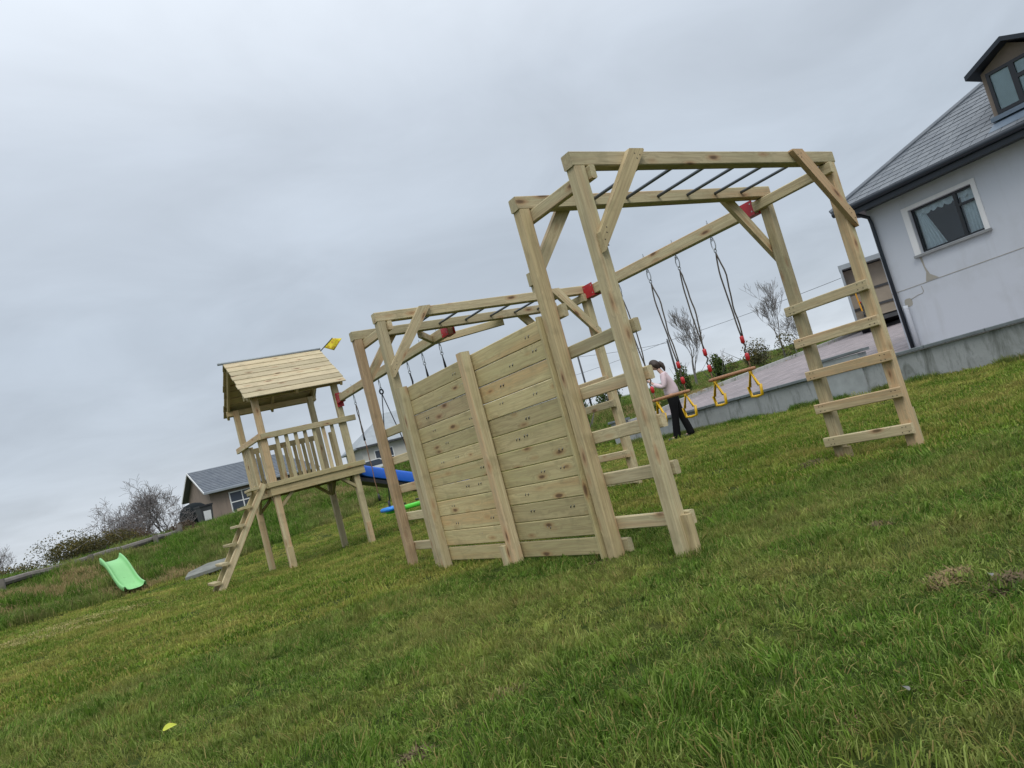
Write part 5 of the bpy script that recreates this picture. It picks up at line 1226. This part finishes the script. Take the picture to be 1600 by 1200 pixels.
# ------------------------------------------------------------------ clods, clippings, leaves
M_hay = simple('pale_clippings', (.40, .33, .14), .9, .3, 6)
def clod(name, label, x, y, sx, sy, h, n, mat, seed, cat):
    r = np.random.default_rng(seed); mb = MB(); z = gz(x, y)
    for i in range(n):
        a = r.random() * 2 * PI; q = math.sqrt(r.random()); px_, py_ = x + sx * q * math.cos(a), y + sy * q * math.sin(a); zz = gz(px_, py_) + .01 + h * (1 - q * q) * r.random(); d = r.random() * 2 * PI; ln = .012 + .035 * r.random(); w_ = .0022 + .003 * r.random()
        p0 = Vector((px_, py_, zz)); p1 = p0 + Vector((math.cos(d) * ln, math.sin(d) * ln, r.normal() * .012)); s_ = Vector((-math.sin(d) * w_, math.cos(d) * w_, 0)); o = len(mb.v); mb.v += [tuple(p0 - s_), tuple(p0 + s_), tuple(p1)]; mb.f.append([o, o + 1, o + 2])
    o = mb.build(name, mat); tag(o, label, cat, kind='stuff'); return o
for i, (x, y, sx, sy, h, n) in enumerate(((2.74, 1.62, .10, .07, .05, 900), (2.67, 1.39, .08, .06, .04, 600), (1.56, 1.29, .06, .04, .035, 500), (.85, 2.46, .06, .05, .035, 400), (1.33, 2.65, .07, .05, .03, 400), (3.53, 2.36, .08, .06, .03, 400))):
    clod('dead_grass_clump', ['large', 'second', 'small', 'small', 'small', 'small'][i] + ' clump of dead brown grass clippings lying on the lawn', x, y, sx * 1.1, sy * 1.1, h * .45, int(n * .6), M_dirt if i % 2 else M_straw, 50 + i, 'dead grass')
clod('earth_and_contact_shade', 'disturbed brown earth at the foot of the right ladder', 5.72, 4.35, .28, .16, .03, 900, M_dirt, 77, 'earth')
clod('grass_clippings', 'pale windrow of dry clippings on the lawn below the lime green slide', -.1, 13.6, 1.3, .22, .10, 3800, M_hay, 81, 'clippings')
clod('grass_clippings', 'second pale windrow of dry clippings nearer the camera at the left', -.4, 12.6, 1.0, .18, .09, 2600, M_hay, 82, 'clippings')
clod('earth_and_contact_shade', 'scuffed brown earth with painted contact shade at the foot of the plank wall and front ladder', 3.05, 4.35, .16, .30, .015, 500, M_dirt, 83, 'earth')  # brown blades added to darken the contact of wall and post with the turf
M_yl = simple('yellow_green_leaf', (.42, .46, .03), .55, .15, 40); M_bl = simple('brown_leaf', (.13, .075, .045), .7, .25, 30); M_gl = simple('grey_dead_leaf', (.14, .14, .125), .7, .2, 30)
def leaf(x, y, ln, rz, mat, label, tilt=.3):
    z = gz(x, y) + .05; m = T(x, y, z) @ Matrix.Rotation(rz, 4, 'Z') @ Matrix.Rotation(tilt, 4, 'X'); v = []; f = []
    for i in range(7):
        t = i / 6; w_ = ln * .30 * math.sin(PI * (t * .9 + .06)) ** .8; zc = ln * .12 * math.sin(t * PI)
        v += [tuple(m @ Vector((ln * (t - .5), -w_, zc + .1 * w_))), tuple(m @ Vector((ln * (t - .5), 0, zc - .12 * w_))), tuple(m @ Vector((ln * (t - .5), w_, zc + .25 * w_)))]
    for i in range(6):
        for j in range(2): f.append([3 * i + j, 3 * i + 3 + j, 3 * i + 4 + j, 3 * i + 1 + j])
    o = mesh('fallen_leaf', v, f, mat, None, T(x, y, z), smooth=True); tag(o, label, 'leaf', 'fallen leaves on the lawn'); return o
leaf(.27, 4.15, .07, .4, M_yl, 'bright yellow green leaf on the lawn near the bottom left corner')
leaf(1.72, 1.22, .034, 1.1, M_gl, 'grey dead leaf on the grass near the bottom right')
leaf(1.80, 1.10, .03, 2.2, M_bl, 'brown curled leaf right of the grey leaf at the bottom right')
leaf(2.65, 1.42, .035, .7, M_gl, 'pale dead leaf beside the right hand clod of dead grass')
